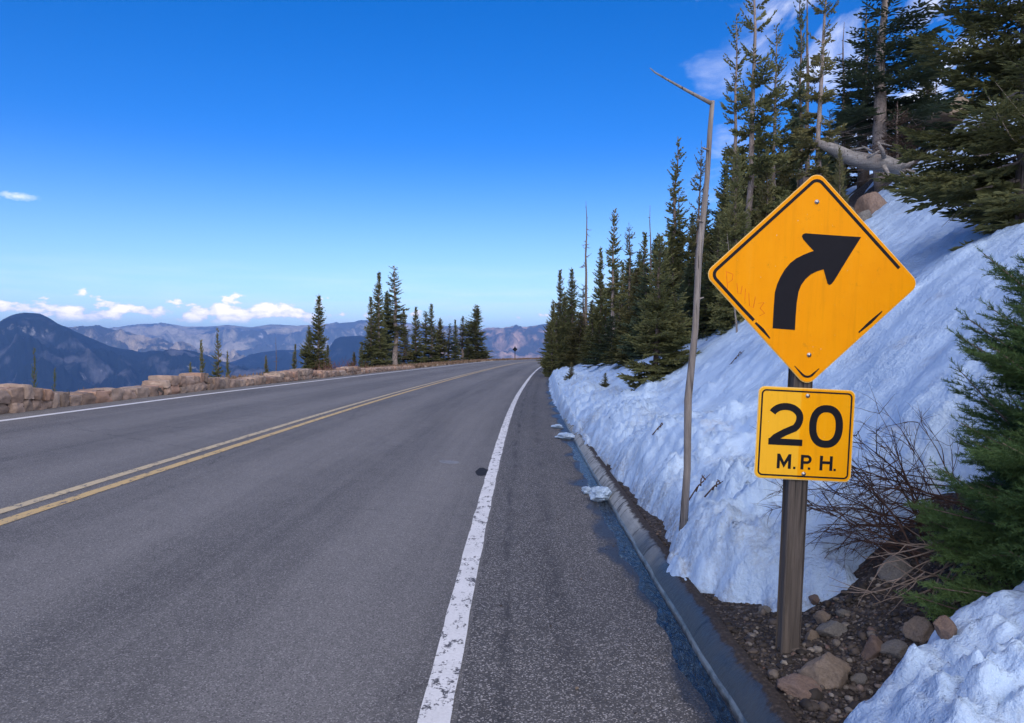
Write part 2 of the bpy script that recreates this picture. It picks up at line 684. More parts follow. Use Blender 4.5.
soil_ = m.ramp(m.noise(o_, 40, 6, .7), [(.3, (.012, .010, .008)), (.5, (.036, .028, .023)), (.7, (.10, .08, .065))])
sm_ = m.range(kx_, -1.385, -1.41)
m.base(m.mix(sm_, kc_, soil_))
kr_ = m.bsdf.inputs['Roughness'].links[0].from_socket
m.rough(m.math('MAXIMUM', kr_, m.math('MULTIPLY', sm_, .85)))
m.spec(.35)
m.bump(m.math('ADD', m.noise(o_, 30, 5, .65), m.math('MULTIPLY', m.noise(o_, 7, 4), 1.2)), .45, .012)
MAT['kerb'] = m.m
m = M('kerb_edge_glint')  # pale tone paints the sky highlight along the lower kerb edge
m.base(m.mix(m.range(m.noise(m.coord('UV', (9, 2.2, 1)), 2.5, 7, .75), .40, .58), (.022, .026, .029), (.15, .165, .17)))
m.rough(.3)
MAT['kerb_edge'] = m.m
m = M('gutter_water')
n_ = m.noise(m.coord('UV', (3.2, 1, 1)), 9, 5, .6, .8)
m.base((.006, .008, .011))
m.rough(.06)
m.spec(.5)
m.bump(n_, .9, .03)
MAT['water'] = m.m

# ------------------------------------------------------------------ ground sheet
ang_f = np.radians(np.arange(-46, 46.01, .42))
ang_b = np.radians(np.arange(46, 314.1, 2.5))[1:-1]
ang = np.concatenate([ang_f, ang_b])
rad = np.concatenate([[0.0], np.exp(np.linspace(math.log(.7), math.log(15500), 640))])
A, Rr = np.meshgrid(ang, rad)
GX, GY = Rr * np.sin(A), Rr * np.cos(A)
GZ = ground_z(GX, GY)
nr, nc = GX.shape
q = grid_quads(nr, nc)
wrap = np.stack([np.arange(nr - 1) * nc + nc - 1, np.arange(nr - 1) * nc, np.arange(1, nr) * nc, np.arange(1, nr) * nc + nc - 1], axis=1)
q = np.concatenate([q, wrap])
me = new_mesh('ground', np.stack([GX.ravel(), GY.ravel(), GZ.ravel()], 1), quads=q, smooth=True)
tag(add('ground', me, MAT['soil']), kind='structure')

# ------------------------------------------------------------------ road
SV = np.concatenate([np.arange(-30, 0, 2), np.exp(np.linspace(0, math.log(260), 260)) - 1])


def strip(name, ts, mat, dz=0.0, sv=SV, zfun=None, jitter=0.0):
    ts = np.asarray(ts, float)
    S, T = np.meshgrid(sv, ts, indexing='ij')
    Tj = T
    if jitter:
        j = fbm(S * 1.7, T * 3, 2, 3) * jitter
        Tj = T + j
    X, Y, Z = road_pt(S, Tj)
    Z = Z + dz + (zfun(S, T) if zfun else 0)
    me = new_mesh(name, np.stack([X.ravel(), Y.ravel(), Z.ravel()], 1), quads=grid_quads(len(sv), len(ts))[:, ::-1],
                  smooth=True, uv=np.stack([T.ravel(), S.ravel()], 1))
    o = add(name, me, mat)
    return tag(o, kind='structure')


strip('road', np.linspace(-.09, 8.42, 14), MAT['asphalt'])
strip('road_shoulder', np.linspace(-1.31, -.09, 8), MAT['shoulder'])
SL = np.concatenate([np.arange(-10, 2, .5), np.arange(2, 12, .12), np.exp(np.linspace(math.log(12), math.log(230), 200))])
strip('road_marking_right_edge', [-.068, .068], MAT['white'], .004, SL, jitter=.008)
strip('road_marking_left_edge', [7.74, 7.86], MAT['white_clean'], .004, SL, jitter=.004)
strip('road_marking_centre', [3.62, 3.73], MAT['yellow'], .004, SL, jitter=.006)
strip('road_marking_centre_faded', [3.86, 3.965], MAT['yellow_pale'], .004, SL, jitter=.006)

SK = np.concatenate([np.arange(-8, 2, .4), np.exp(np.linspace(math.log(2), math.log(70), 300))])
strip('water', np.linspace(-1.285, -.94, 16), MAT['water'], .005, SK[SK < 13], jitter=.0,
      zfun=lambda S, T: .003 * fbm(S * 3, T * 14, 0, 3) - .016 * sstep(-.02, .05, T + 1.18 - .09 * fbm(S * 1.3, T * 0, 3, 4)))
kt = np.array([-1.34, -1.342, -1.348, -1.358, -1.38, -1.42, -1.46, -1.51, -1.57]) + .05
kz = np.array([-.03, .016, .026, .038, .070, .112, .135, .138, .02])


def kerb_z(S, T):
    return np.interp(-T, -kt, kz) - .033 * T * 0 + .006 * fbm(S * 1.1, T * 4, 5, 3)


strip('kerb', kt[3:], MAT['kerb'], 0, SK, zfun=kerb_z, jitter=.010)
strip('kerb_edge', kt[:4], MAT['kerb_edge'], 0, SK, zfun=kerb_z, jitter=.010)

# ------------------------------------------------------------------ snow cover
UE_Y = [-40, 1.5, 2.35, 2.62, 2.85, 3.02, 3.2, 3.75, 3.92, 4.13, 4.4, 4.65, 5.3, 5.6, 5.85, 6.2, 6.8, 7.4, 8.5, 12.5, 18, 25, 34, 44, 48, 60]
UE_U = [-.15, -.15, -.15, -.08, .12, .42, 1.1, 1.40, .62, .34, .10, .0, -.02, .06, .15, .19, .15, .12, .10, -.04, -.16, -.26, -.30, -.28, .6, 3.0]


def snow_thick(X, Y, S, u):
    ue = np.interp(S, UE_Y, UE_U)
    ue = ue + .08 * fbm(S * 1.3, u * 1.3, 4, 3) + .055 * fbm(S * 6, u * 6, 1, 4)
    d = u - ue
    T = .30 * (1 - np.exp(-np.maximum(d, 0) / .16)) + np.minimum(d, 0) * 1.2
    T = T - .02
    lump = .13 * fbm(X * .7, Y * .55, 17, 3) + .075 * fbm(X * 1.4, Y * 1.4, 2, 3) + .02 * fbm(X * 5, Y * 5, 14, 4)
    rill = (.012 + .05 * sstep(.0, .5, fbm(X * .6, Y * .6, 31, 2))) * fbm(S * 2.6 + .5 * fbm(X, Y, 3, 2), u * .45, 9, 3)       # melt runnels down the slope
    lower = sstep(1.8, .3, u)
    rough_ = sstep(-.25, .35, fbm(X * .9, Y * .9, 21, 3)) * (.35 + .65 * lower)
    T = T + sstep(0, .3, d) * (lump * (.55 + .6 * lower) + rough_ * (.19 * np.abs(fbm(X * 3.3 + .3 * fbm(X * 6, Y * 6, 2, 2), Y * 3.3, 6, 4)) + .05 * fbm(X * 11, Y * 11, 6, 4)) + rill * sstep(.4, 1.4, u) * sstep(6, 3, u) + .075 * lower * np.abs(fbm(X * 8, Y * 8, 2, 3)))
    # bare patches between the trees high on the slope
    T = T - sstep(4.0, 10, u) * (.26 + .5 * fbm(X * .45, Y * .45, 12, 3))
    T = T - sstep(8, 12, u) * .3
    # plowed hump along the road
    T = T + .16 * np.exp(-((u - .55) / .4) ** 2) * sstep(4.2, 5.5, S) * sstep(60, 40, S)
    T = T + .05 * np.exp(-((u - .75) / .55) ** 2) * sstep(3.05, 2.6, S)
    T = T - .55 * np.exp(-((X - 2.27) / .44) ** 2 - ((Y - 3.95) / .42) ** 2)
    return T


sv = np.concatenate([np.linspace(-8, 1.0, 90)[:-1], np.exp(np.linspace(0, math.log(58), 520))])
uv_ = np.concatenate([np.linspace(-.42, 1.6, 110)[:-1], 1.6 + (np.exp(np.linspace(0, math.log(11), 130)) - 1)])
S, U = np.meshgrid(sv, uv_, indexing='ij')
X, Y, _ = road_pt(S, TOP_T - U)
T = snow_thick(X, Y, S, U)
UE_ = np.interp(S, UE_Y, UE_U)
GRIT = np.exp(-np.maximum(U - UE_, 0) / .16) * sstep(-.35, .35, fbm(X * 5, Y * 5, 40, 4)) * .8 + .35 * sstep(.15, .7, fbm(X * 1.1 + .4 * U, Y * .8, 44, 5)) * sstep(4, .5, U)
gzv = ground_z(X, Y)
kerbtop = np.where(U < 0, np.interp(-(TOP_T - U), -kt, kz) + .033 * (TOP_T - U), gzv)
gzv = np.where(U < 0.02, kerbtop, gzv)
Z = gzv + T
q = grid_quads(len(sv), len(uv_))
tm = T.ravel()[q].max(axis=1) > -.10
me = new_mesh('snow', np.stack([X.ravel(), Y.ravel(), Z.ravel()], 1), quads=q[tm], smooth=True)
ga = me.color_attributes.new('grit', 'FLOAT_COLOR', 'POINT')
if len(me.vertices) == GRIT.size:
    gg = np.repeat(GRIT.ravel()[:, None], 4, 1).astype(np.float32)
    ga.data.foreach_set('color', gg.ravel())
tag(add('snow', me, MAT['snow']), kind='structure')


def surf_z(x, y):
    """top of snow or soil at a point on the bank"""
    S_, T_ = road_st(np.array([x]), np.array([y]))
    u_ = -T_ + TOP_T
    g = ground_z(np.array([x]), np.array([y]))
    t = snow_thick(np.array([x]), np.array([y]), S_, u_) if u_[0] < 12 and S_[0] < 58 else np.zeros(1)
    return float(g[0] + max(t[0], 0))


def hit(px, py, ymin=1.5, ymax=60):
    """first point of the bank surface on the ray through a pixel"""
    ys = np.exp(np.linspace(math.log(ymin), math.log(ymax), 640))
    p1 = at(px, py, 1.0)
    xs, zs = p1.x * ys, CAMZ + (p1.z - CAMZ) * ys
    S_, T_ = road_st(xs, ys)
    u_ = -T_ + TOP_T
    t = np.where((u_ < 12) & (S_ < 58), np.maximum(snow_thick(xs, ys, S_, u_), 0), 0)
    below = zs <= ground_z(xs, ys) + t
    k = int(np.argmax(below)) if below.any() else len(ys) - 1
    return Vector((xs[k], ys[k], zs[k]))


def on_offset(px, t, ymin=8, ymax=260):
    """ground point on the vertical plane of a pixel column, t metres left of the edge line"""
    best = None
    ys = np.exp(np.linspace(math.log(ymin), math.log(ymax), 900))
    xs = (px - 512.0) / F * ys
    _, T_ = road_st(xs, ys)
    k = int(np.argmin(np.abs(T_ - t)))
    return float(xs[k]), float(ys[k])


# ------------------------------------------------------------------ mountains
def mountain(name, D, depth, sil, base, mat, amp, cols_per_px=1.0, rows=70, nf=1.0, back=.5):
    px = np.arange(sil[0][0], sil[-1][0] + .01, 1 / cols_per_px)
    py = np.interp(px, [p[0] for p in sil], [p[1] for p in sil])
    # soften the polyline
    ker = np.hanning(9)
    ker /= ker.sum()
    py = np.convolve(np.pad(py, 4, mode='edge'), ker, 'valid')
    v = np.linspace(0, 1 + back, rows)
    V, PX = np.meshgrid(v, px, indexing='ij')
    PY = np.broadcast_to(py, V.shape)
    dist = D - depth * (1 - V)
    el = (352.2 - PY) / F
    crest = CAMZ + el * D
    shape = np.where(V <= 1, np.power(np.clip(V, 0, 1), .85), 1 - ((V - 1) / back) ** 1.3 * .8)
    x = (PX - 512) / F * dist
    z = base + (crest - base) * shape
    n = fbm(x / (900 * nf), dist / (900 * nf), D * .001, 6, .52, ridged=True) - .6
    fade = np.sin(np.clip(V, 0, 1) * math.pi) ** .8 + .02 * np.clip(V, 0, 1)
    z = z + amp * n * fade
    dist2 = dist + .5 * amp * fbm(x / (500 * nf), z / 300, 4, 3)
    me = new_mesh(name, np.stack([x.ravel(), dist2.ravel(), z.ravel()], 1), quads=grid_quads(rows, len(px)), smooth=True)
    o = add(name, me, mat)
    tag(o, kind='structure')
    return o


mat_far = mat_mountain('far_range', (.12, .13, .11), (.58, .51, .38), .9, .0013, .46)  # rock tone lightened in place of brighter haze over the range
mat_far2 = mat_mountain('far_right_range', (.10, .105, .10), (.70, .48, .34), .8, .0012, .50)  # pinkish rock tone paints sunlit patches onto the range
mat_mid = mat_mountain('granite_ridge', (.09, .092, .075), (.56, .46, .33), .6, .0026, .46)
mat_dome = mat_mountain('forested_dome', (.014, .022, .030), (.11, .115, .14), .35, .0030, .53)  # forest and rock tones darkened to stand in for shade on the dome
mountain('mountain_far_range', 12500, 4200, [(-160, 332), (0, 330), (90, 330), (120, 328), (146, 324.2), (164, 324), (182, 326.4), (205, 326.6), (228, 325), (252, 327),
         (272, 323.8), (299, 325.5), (330, 323.5), (368, 321), (400, 323), (440, 326), (470, 329), (500, 333), (560, 338)], -620, mat_far, 200, 1.2, 90)
mountain('mountain_right_range', 10500, 4200, [(430, 340), (470, 333), (485, 329.5), (500, 329.5), (514, 326), (527, 327), (551, 324), (600, 320), (680, 324), (760, 332), (1100, 335)],
         -620, mat_far2, 190, 1.2, 90)
mountain('mountain_granite_ridge', 8200, 2200, [(-60, 330), (40, 331), (76, 328.3), (97, 327), (117, 331), (132, 334), (152, 340), (176, 345), (199, 351), (240, 358), (300, 364)],
         -560, mat_mid, 190, 1.6, 80, .7)
mountain('mountain_blue_hill', 6400, 1900, [(150, 380), (200, 371), (234, 361), (255, 353.5), (281, 350), (299, 350), (320, 352), (345, 356), (400, 360), (470, 366)],
         -560, mat_dome, 110, 1.6, 70, .7)
mountain('mountain_butte', 5600, 900, [(322, 372), (330, 347), (335, 339), (341, 336.5), (354, 335.8), (366, 335.4), (385, 337), (405, 343), (430, 352), (470, 362)],
         -520, mat_dome, 60, 2.0, 60, .5)
mountain('mountain_dome', 4600, 2000, [(-420, 372), (-200, 362), (-90, 349), (-30, 335), (-8, 326), (4, 319.5), (14, 315), (26, 313), (41, 314.3), (58, 322), (76, 332.5), (97, 342.5), (117, 349), (140, 352.7),
         (164, 352), (187, 349.2), (205, 354.7), (223, 361), (250, 368), (300, 378)], -540, mat_dome, 120, 1.4, 90, .6)


# ------------------------------------------------------------------ conifers
def blades(P, D, L, W, k=3, rng=RNG):
    """needle brushes: k crossed slim rhombi about each shoot axis"""
    P, D = np.asarray(P, float), np.asarray(D, float)
    L, W = np.asarray(L, float), np.asarray(W, float)
    D = D / (np.linalg.norm(D, axis=1)[:, None] + 1e-9)
    ref = rng.normal(size=D.shape)
    A = np.cross(D, ref)
    A /= (np.linalg.norm(A, axis=1)[:, None] + 1e-9)
    B = np.cross(D, A)
    vs, n = [], len(P)
    for j in range(k):
        a = math.pi * j / k
        W_ = (A * math.cos(a) + B * math.sin(a)) * W[:, None]
        f = rng.uniform(.35, .6, n)[:, None]
        mid = P + D * (L[:, None] * f)
        tip = P + D * L[:, None]
        vs.append(np.stack([P, mid + W_, tip, mid - W_], axis=1))
    V = np.concatenate(vs).reshape(-1, 3)
    Q = np.arange(len(V)).reshape(-1, 4)
    return V, Q


def needles(P, D, L, n=34, nl=.017, w=.0011, rng=RNG):
    """single needles around every shoot"""
    P, D, L = np.asarray(P, float), np.asarray(D, float), np.asarray(L, float)
    D = D / np.linalg.norm(D, axis=1)[:, None]
    m = len(P)
    t = rng.uniform(0.02, 1, (m, n))
    base = P[:, None] + D[:, None] * (t * L[:, None])[..., None]
    r = rng.normal(size=(m, n, 3))
    r = r - (r * D[:, None]).sum(-1, keepdims=True) * D[:, None]
    r /= np.linalg.norm(r, axis=-1, keepdims=True) + 1e-9
    r[..., 2] += .25
    nd = D[:, None] * rng.uniform(.45, 1.0, (m, n, 1)) + r * .75
    nd /= np.linalg.norm(nd, axis=-1, keepdims=True)
    side = np.cross(nd, rng.normal(size=nd.shape))
    side /= np.linalg.norm(side, axis=-1, keepdims=True) + 1e-9
    l = nl * rng.uniform(.7, 1.2, (m, n, 1))
    a = base - side * w
    b = base + side * w
    c = base + nd * l + side * w * .5
    d = base + nd * l - side * w * .5
    V = np.stack([a, b, c, d], axis=2).reshape(-1, 3)
    Q = np.arange(len(V)).reshape(-1, 4)
    return V, Q


def conifer(seed, h, r, z0=.06, gap=.16, nb=6, sl=.14, sw=.017, up=.0, gappy=.15, power=.75, step=.055, near=False, trunk_r=None, bare=0, lean=.0, split=False):
    """foliage mesh and trunk mesh of one conifer of height h, crown radius r, first live branch at z0*h"""
    rg = np.random.default_rng(seed)
    tr = trunk_r or h * .013 + .02
    wob = [(0, 0, 0)]
    for i in range(1, 9):
        wob.append((lean * h * (i / 8) ** 1.5 + rg.normal() * .006 * h * (i < 8), rg.normal() * .006 * h * (i < 8), h * i / 8))
    wob = np.array(wob)

    def trunk(z):
        return np.array([np.interp(z, wob[:, 2], wob[:, 0]), np.interp(z, wob[:, 2], wob[:, 1]), z])

    T = Tubes()
    T.tube([trunk(h * f) - np.array([0, 0, .3 if f == 0 else 0]) for f in np.linspace(0, 1, 14)], [tr * (1 - f) ** .85 + .006 for f in np.linspace(0, 1, 14)], 8)
    P, D, L = [], [], []

    def shoot(p, d, l):
        P.append(p)
        D.append(d)
        L.append(l)

    z = h * z0
    sector = rg.uniform(0, 6.28)
    while z < h * .985:
        f = (z - h * z0) / (h * (1 - z0))
        prof = (1 - f) ** power * min(1, .6 + f * 3.0) * (1 - .35 * f) + .02
        n = max(3, int(round(nb * (1 - .35 * f))))
        a0 = rg.uniform(0, 6.28)
        wl = rg.uniform(.72, 1.15)
        for b in range(n):
            if rg.uniform() < gappy:
                continue
            a = a0 + 6.283 * b / n + rg.uniform(-.35, .35)
            Lb = r * prof * wl * rg.uniform(.55, 1.18) * (1 + .22 * math.cos(a - sector))
            if Lb < .05:
                Lb = .05
            out = np.array([math.cos(a), math.sin(a), 0])
            side = np.array([-math.sin(a), math.cos(a), 0])
            zz = z + rg.uniform(-.5, .5) * gap
            s1 = up + .75 * f - .42 * (1 - f) + rg.normal() * .10      # slope at the trunk
            s2 = .28 + rg.normal() * .08                                # tips turn up
            org = trunk(min(zz, h * .99))

            def bp(s):
                return org + out * (Lb * s * .97) + np.array([0, 0, Lb * (s1 * s + s2 * s * s)])

            T.tube([bp(0), bp(.5), bp(1)], [min(.006 + .010 * Lb, tr * .5), .004 + .004 * Lb, .002], 3, cap=False)
            ns = max(2, int(Lb / step))
            for i in range(ns + 1):
                s = .12 + .88 * i / ns
                p = bp(s)
                tang = out * .97 + np.array([0, 0, s1 + 2 * s2 * s])
                tang /= np.linalg.norm(tang)
                if i == ns:
                    shoot(p, tang, sl * (1 - .45 * f))
                    continue
                l2 = (.42 * Lb * (1 - s) * (.45 + s) * 1.5 + sl * .7 * (1 - .45 * f)) * rg.uniform(.6, 1.15)
                for sg in (-1, 1):
                    if rg.uniform() < .08:
                        continue
                    ph = rg.uniform(.65, 1.1)
                    d2 = tang * math.cos(ph) + side * (sg * math.sin(ph)) + np.array([0, 0, rg.uniform(-.28, .12)])
                    d2 /= np.linalg.norm(d2)
                    if l2 > sl * 1.5:
                        m_ = int(l2 / (step * 1.15))
                        for j in range(m_):
                            q_ = p + d2 * (l2 * (j + .2) / m_)
                            for sg2 in (-1, 1):
                                d3 = d2 * .75 + np.cross(d2, [0, 0, 1]) * sg2 * .65 + np.array([0, 0, rg.uniform(-.3, .2)])
                                shoot(q_, d3, sl * rg.uniform(.55, 1.0))
                        shoot(p + d2 * l2 * .85, d2, sl)
                    else:
                        shoot(p, d2, l2)
                if rg.uniform() < .5:
                    shoot(p, tang * .7 + np.array([0, 0, rg.uniform(.2, .7)]), sl * .8)
        z += gap * rg.uniform(.7, 1.3) * (1 - .45 * f)
    shoot(trunk(h * .97), np.array([0, 0, 1.0]), sl * 1.5)
    # dead lower limbs
    for i in range(bare):
        zz = h * rg.uniform(.04, max(z0, .3))
        a = rg.uniform(0, 6.28)
        Lb = r * rg.uniform(.3, .9)
        out = np.array([math.cos(a), math.sin(a), -rg.uniform(.0, .5)])
        o0 = trunk(zz)
        T.tube([o0, o0 + out * Lb * .5, o0 + out * Lb + np.array([0, 0, Lb * .12])], [.010, .006, .002], 3, cap=False)
        for j in range(3):
            s = rg.uniform(.3, .9)
            q_ = o0 + out * Lb * s
            d = out * .6 + rg.normal(size=3) * .5
            T.tube([q_, q_ + d * Lb * .3], [.004, .0015], 3, cap=False)
    P, D, L = np.array(P), np.array(D), np.array(L)
    if near:
        V, Q = needles(P, D, L, n=near, rng=rg)
        # twigs under the needles
        V2, Q2 = blades(P, D, L, np.full(len(L), .0022), 2, rg)
        V, Q = np.concatenate([V, V2]), np.concatenate([Q, Q2 + len(V)])
    else:
        V, Q = blades(P, D, L, sw * rg.uniform(.7, 1.25, len(L)), 3, rg)
    return new_mesh('foliage', V, quads=Q), T.mesh('trunk'), len(Q)


def snag_mesh(seed, h, tr, n=26, top=.0):
    rg = np.random.default_rng(seed)
    T = Tubes()
    pts = [np.array([rg.normal() * .0025 * h * (i > 0), rg.normal() * .0025 * h * (i > 0), h * i / 9 - (.3 if i == 0 else 0)]) for i in range(10)]
    T.tube(pts, [tr * (1 - i / 9) ** .8 + .007 for i in range(10)], 7)
    for i in range(n):
        f = rg.uniform(.12, .97)
        a = rg.uniform(0, 6.28)
        z = h * f
        k = min(int(f * 9), 8)
        o0 = pts[k] + (pts[k + 1] - pts[k]) * (f * 9 - k)
        Lb = h * .10 * (1.15 - f) * rg.uniform(.4, 1.3)
        d = np.array([math.cos(a), math.sin(a), rg.uniform(-.6, .35)])
        T.tube([o0, o0 + d * Lb * .6, o0 + d * Lb + np.array([0, 0, Lb * .15])], [.016, .011, .004], 4, cap=False)
    return T.mesh('dead_trunk')


PROTO = {}


def proto(key, **kw):
    f, t, n = conifer(**kw)
    PROTO[key] = (f, t, kw['h'], kw['r'])


proto('spire_a', seed=1, h=6.0, r=.85, z0=.05, gap=.16, nb=7, sl=.15, sw=.024, bare=8)
proto('spire_b', seed=2, h=6.0, r=.80, z0=.08, gap=.18, nb=7, sl=.15, sw=.024, bare=12, gappy=.22)
proto('spire_c', seed=3, h=6.0, r=.9, z0=.03, gap=.15, nb=7, sl=.15, sw=.025, power=.6, gappy=.12)
proto('slender_a', seed=4, h=7.0, r=.60, z0=.38, gap=.19, nb=6, sl=.14, sw=.023, gappy=.2, bare=34, power=.5)
proto('slender_b', seed=5, h=7.0, r=.65, z0=.30, gap=.22, nb=6, sl=.15, sw=.023, gappy=.28, bare=40, power=.45)
proto('ragged_a', seed=6, h=8.0, r=1.25, z0=.20, gap=.33, nb=5, sl=.17, sw=.022, gappy=.30, bare=40, power=.5, trunk_r=.13, step=.065)
proto('ragged_b', seed=7, h=8.0, r=1.15, z0=.26, gap=.36, nb=5, sl=.17, sw=.022, gappy=.34, bare=44, power=.45, trunk_r=.12, step=.07)
proto('dense_a', seed=8, h=4.5, r=1.25, z0=.03, gap=.15, nb=7, sl=.14, sw=.016, power=.8, gappy=.08, step=.05)
proto('dense_b', seed=9, h=5.0, r=1.3, z0=.03, gap=.17, nb=7, sl=.15, sw=.017, power=.7, gappy=.12, step=.055)
SNAG = [(snag_mesh(21, 6.0, .09), 6.0), (snag_mesh(22, 6.0, .075, 14), 6.0)]

MATS_LEAF = {'g': 'leaf', 'o': 'leaf_olive', 'b': 'leaf_blue'}
_cache = {}


def proto_mesh(key, lf, bk):
    k = (key, lf, bk)
    if k not in _cache:
        f, t, h, r = PROTO[key]
        f2, t2 = f.copy(), t.copy()
        f2.materials.clear()
        t2.materials.clear()
        f2.materials.append(MAT[MATS_LEAF[lf]])
        t2.materials.append(MAT['bark_pale' if bk == 'p' else 'bark'])
        _cache[k] = (f2, t2)
    return _cache[k]


TREES = {}


def plant_tree(px, top, x, y, half_px, key, leaf, bark, label, group, name='conifer_tree', lean=0.0, zoff=0.0):
    """a conifer whose foot stands on the ground at (x, y), whose tip is at pixel row `top`, half_px wide on the picture"""
    z = gz(x, y) - .05 + zoff
    tz = at(px, top, y).z
    h = max(tz - z, .4)
    if key.startswith('snag'):
        me, ph = SNAG[0 if key == 'snag_a' else 1]
        k = h / ph
        me2 = _cache.setdefault((key, bark), me.copy())
        if not me2.materials:
            me2.materials.append(MAT['snag'] if bark == 'p' else MAT['bark'])
        o = bpy.data.objects.new('dead_tree', me2)
        COL.objects.link(o)
        kk = half_px if half_px else 1.0
        o.location = (x, y, z)
        o.scale = (k * kk, k * kk, k)
        o.rotation_euler = (0, lean, random.uniform(0, 6.28) if not lean else 0)
        return tag(o, label, 'dead tree', group)
    f, t = proto_mesh(key, leaf, bark)
    _, _, ph, pr = PROTO[key]
    r = half_px / F * y
    root = thing(name, label, 'tree', (x, y, z), (random.gauss(0, .018), lean + random.gauss(0, .018), random.uniform(0, 6.28) if not lean else 0), group)
    for nm, md in (('trunk', t), ('foliage', f)):
        c = bpy.data.objects.new(nm, md)
        COL.objects.link(c)
        c.parent = root
    root.scale = (r / pr, r / pr, h / ph)
    return root


# --- trees beyond the wall on the left.  px, top, metres left of the line, half width, kind, needles, bark, label
GL = 'conifers beyond the stone wall'
LEFT = [
    (35, 347, 26, 5, 'slender_b', 'b', 'd', 'thin ragged conifer at the far left, in front of the dark dome mountain'),
    (52, 368, 24, 4, 'slender_a', 'b', 'd', 'short tufted conifer beside the far left one, barely clearing the wall'),
    (190, 362, 20, 6, 'spire_c', 'g', 'd', 'stubby bushy conifer left of the pair behind the taller wall block'),
    (201, 340, 20, 7, 'spire_b', 'g', 'p', 'middle height conifer of the three behind the taller wall block'),
    (218, 327, 19.5, 6, 'slender_b', 'g', 'd', 'tallest and thinnest conifer of the three behind the taller wall block'),
    (226, 350, 21, 5, 'spire_a', 'g', 'd', 'short conifer touching the right side of the thin tall one behind the wall'),
    (266, 355, 17, 5, 'spire_c', 'o', 'd', 'low brownish conifer left of the bare dead stem beyond the wall'),
    (293, 343, 17, 6, 'spire_a', 'g', 'd', 'small conifer between the bare dead stem and the lone tall conifer'),
    (309, 326, 14.5, 9, 'spire_c', 'g', 'd', 'shorter conifer pressed against the left side of the lone tall one'),
    (318, 294, 14, 14, 'spire_a', 'g', 'p', 'lone tall conifer standing left of the big clump beyond the road'),
    (327, 345, 15, 8, 'spire_b', 'g', 'd', 'low conifer on the right skirt of the lone tall one'),
    (354, 352, 15, 6, 'spire_c', 'o', 'd', 'low rounded conifer in front of the flat topped blue butte'),
    (362, 341, 15, 6, 'spire_a', 'g', 'd', 'small pointed conifer at the left foot of the big clump'),
    (372, 297, 13, 11, 'spire_b', 'g', 'd', 'leftmost tall conifer of the big clump beyond the road'),
    (379, 271, 12.5, 12, 'spire_a', 'g', 'p', 'dense dark spire, second from the left in the big clump'),
    (386, 291, 13.5, 11, 'spire_c', 'b', 'd', 'shorter spire tucked between the two tallest of the big clump'),
    (396, 265, 12.5, 13, 'slender_b', 'g', 'p', 'tallest conifer of the big clump, with a pale bare lower trunk'),
    (405, 310, 13, 9, 'spire_b', 'o', 'd', 'olive conifer leaning on the right side of the tallest of the clump'),
    (415, 306, 12.5, 9, 'spire_a', 'g', 'd', 'first pointed conifer right of the big clump'),
    (424, 311, 13, 7, 'slender_a', 'g', 'd', 'narrow conifer between the two pointed ones right of the big clump'),
    (432, 304, 12, 10, 'spire_b', 'g', 'p', 'second pointed conifer right of the big clump, pale at the trunk'),
    (440, 318, 12.5, 9, 'spire_c', 'o', 'd', 'yellowish conifer halfway between the big clump and the road bend'),
    (448, 323, 12, 6, 'slender_b', 'b', 'd', 'thin dark conifer left of the narrow pair before the bend'),
    (455, 319, 12, 6, 'spire_a', 'g', 'd', 'left one of the narrow pair of conifers before the bend'),
    (462, 316, 11.5, 6, 'slender_a', 'g', 'd', 'right one of the narrow pair of conifers before the bend'),
    (468, 340, 12, 7, 'spire_c', 'g', 'd', 'low conifer at the left foot of the last conifer before the bend'),
    (476, 305, 11.5, 14, 'spire_c', 'g', 'd', 'last and broadest conifer on the left before the road bends'),
]
for (px, top, t, hw, key, lf, bk, lab) in LEFT:
    x, y = on_offset(px, t, 14, 150)
    plant_tree(px, top, x, y, hw * 1.35, key, lf, bk, lab, GL)
x, y = on_offset(276, 17, 14, 150)
plant_tree(276, 337, x, y, .7, 'snag_b', '', 'd', 'bare dead stem beyond the wall, left of the lone tall conifer', None)

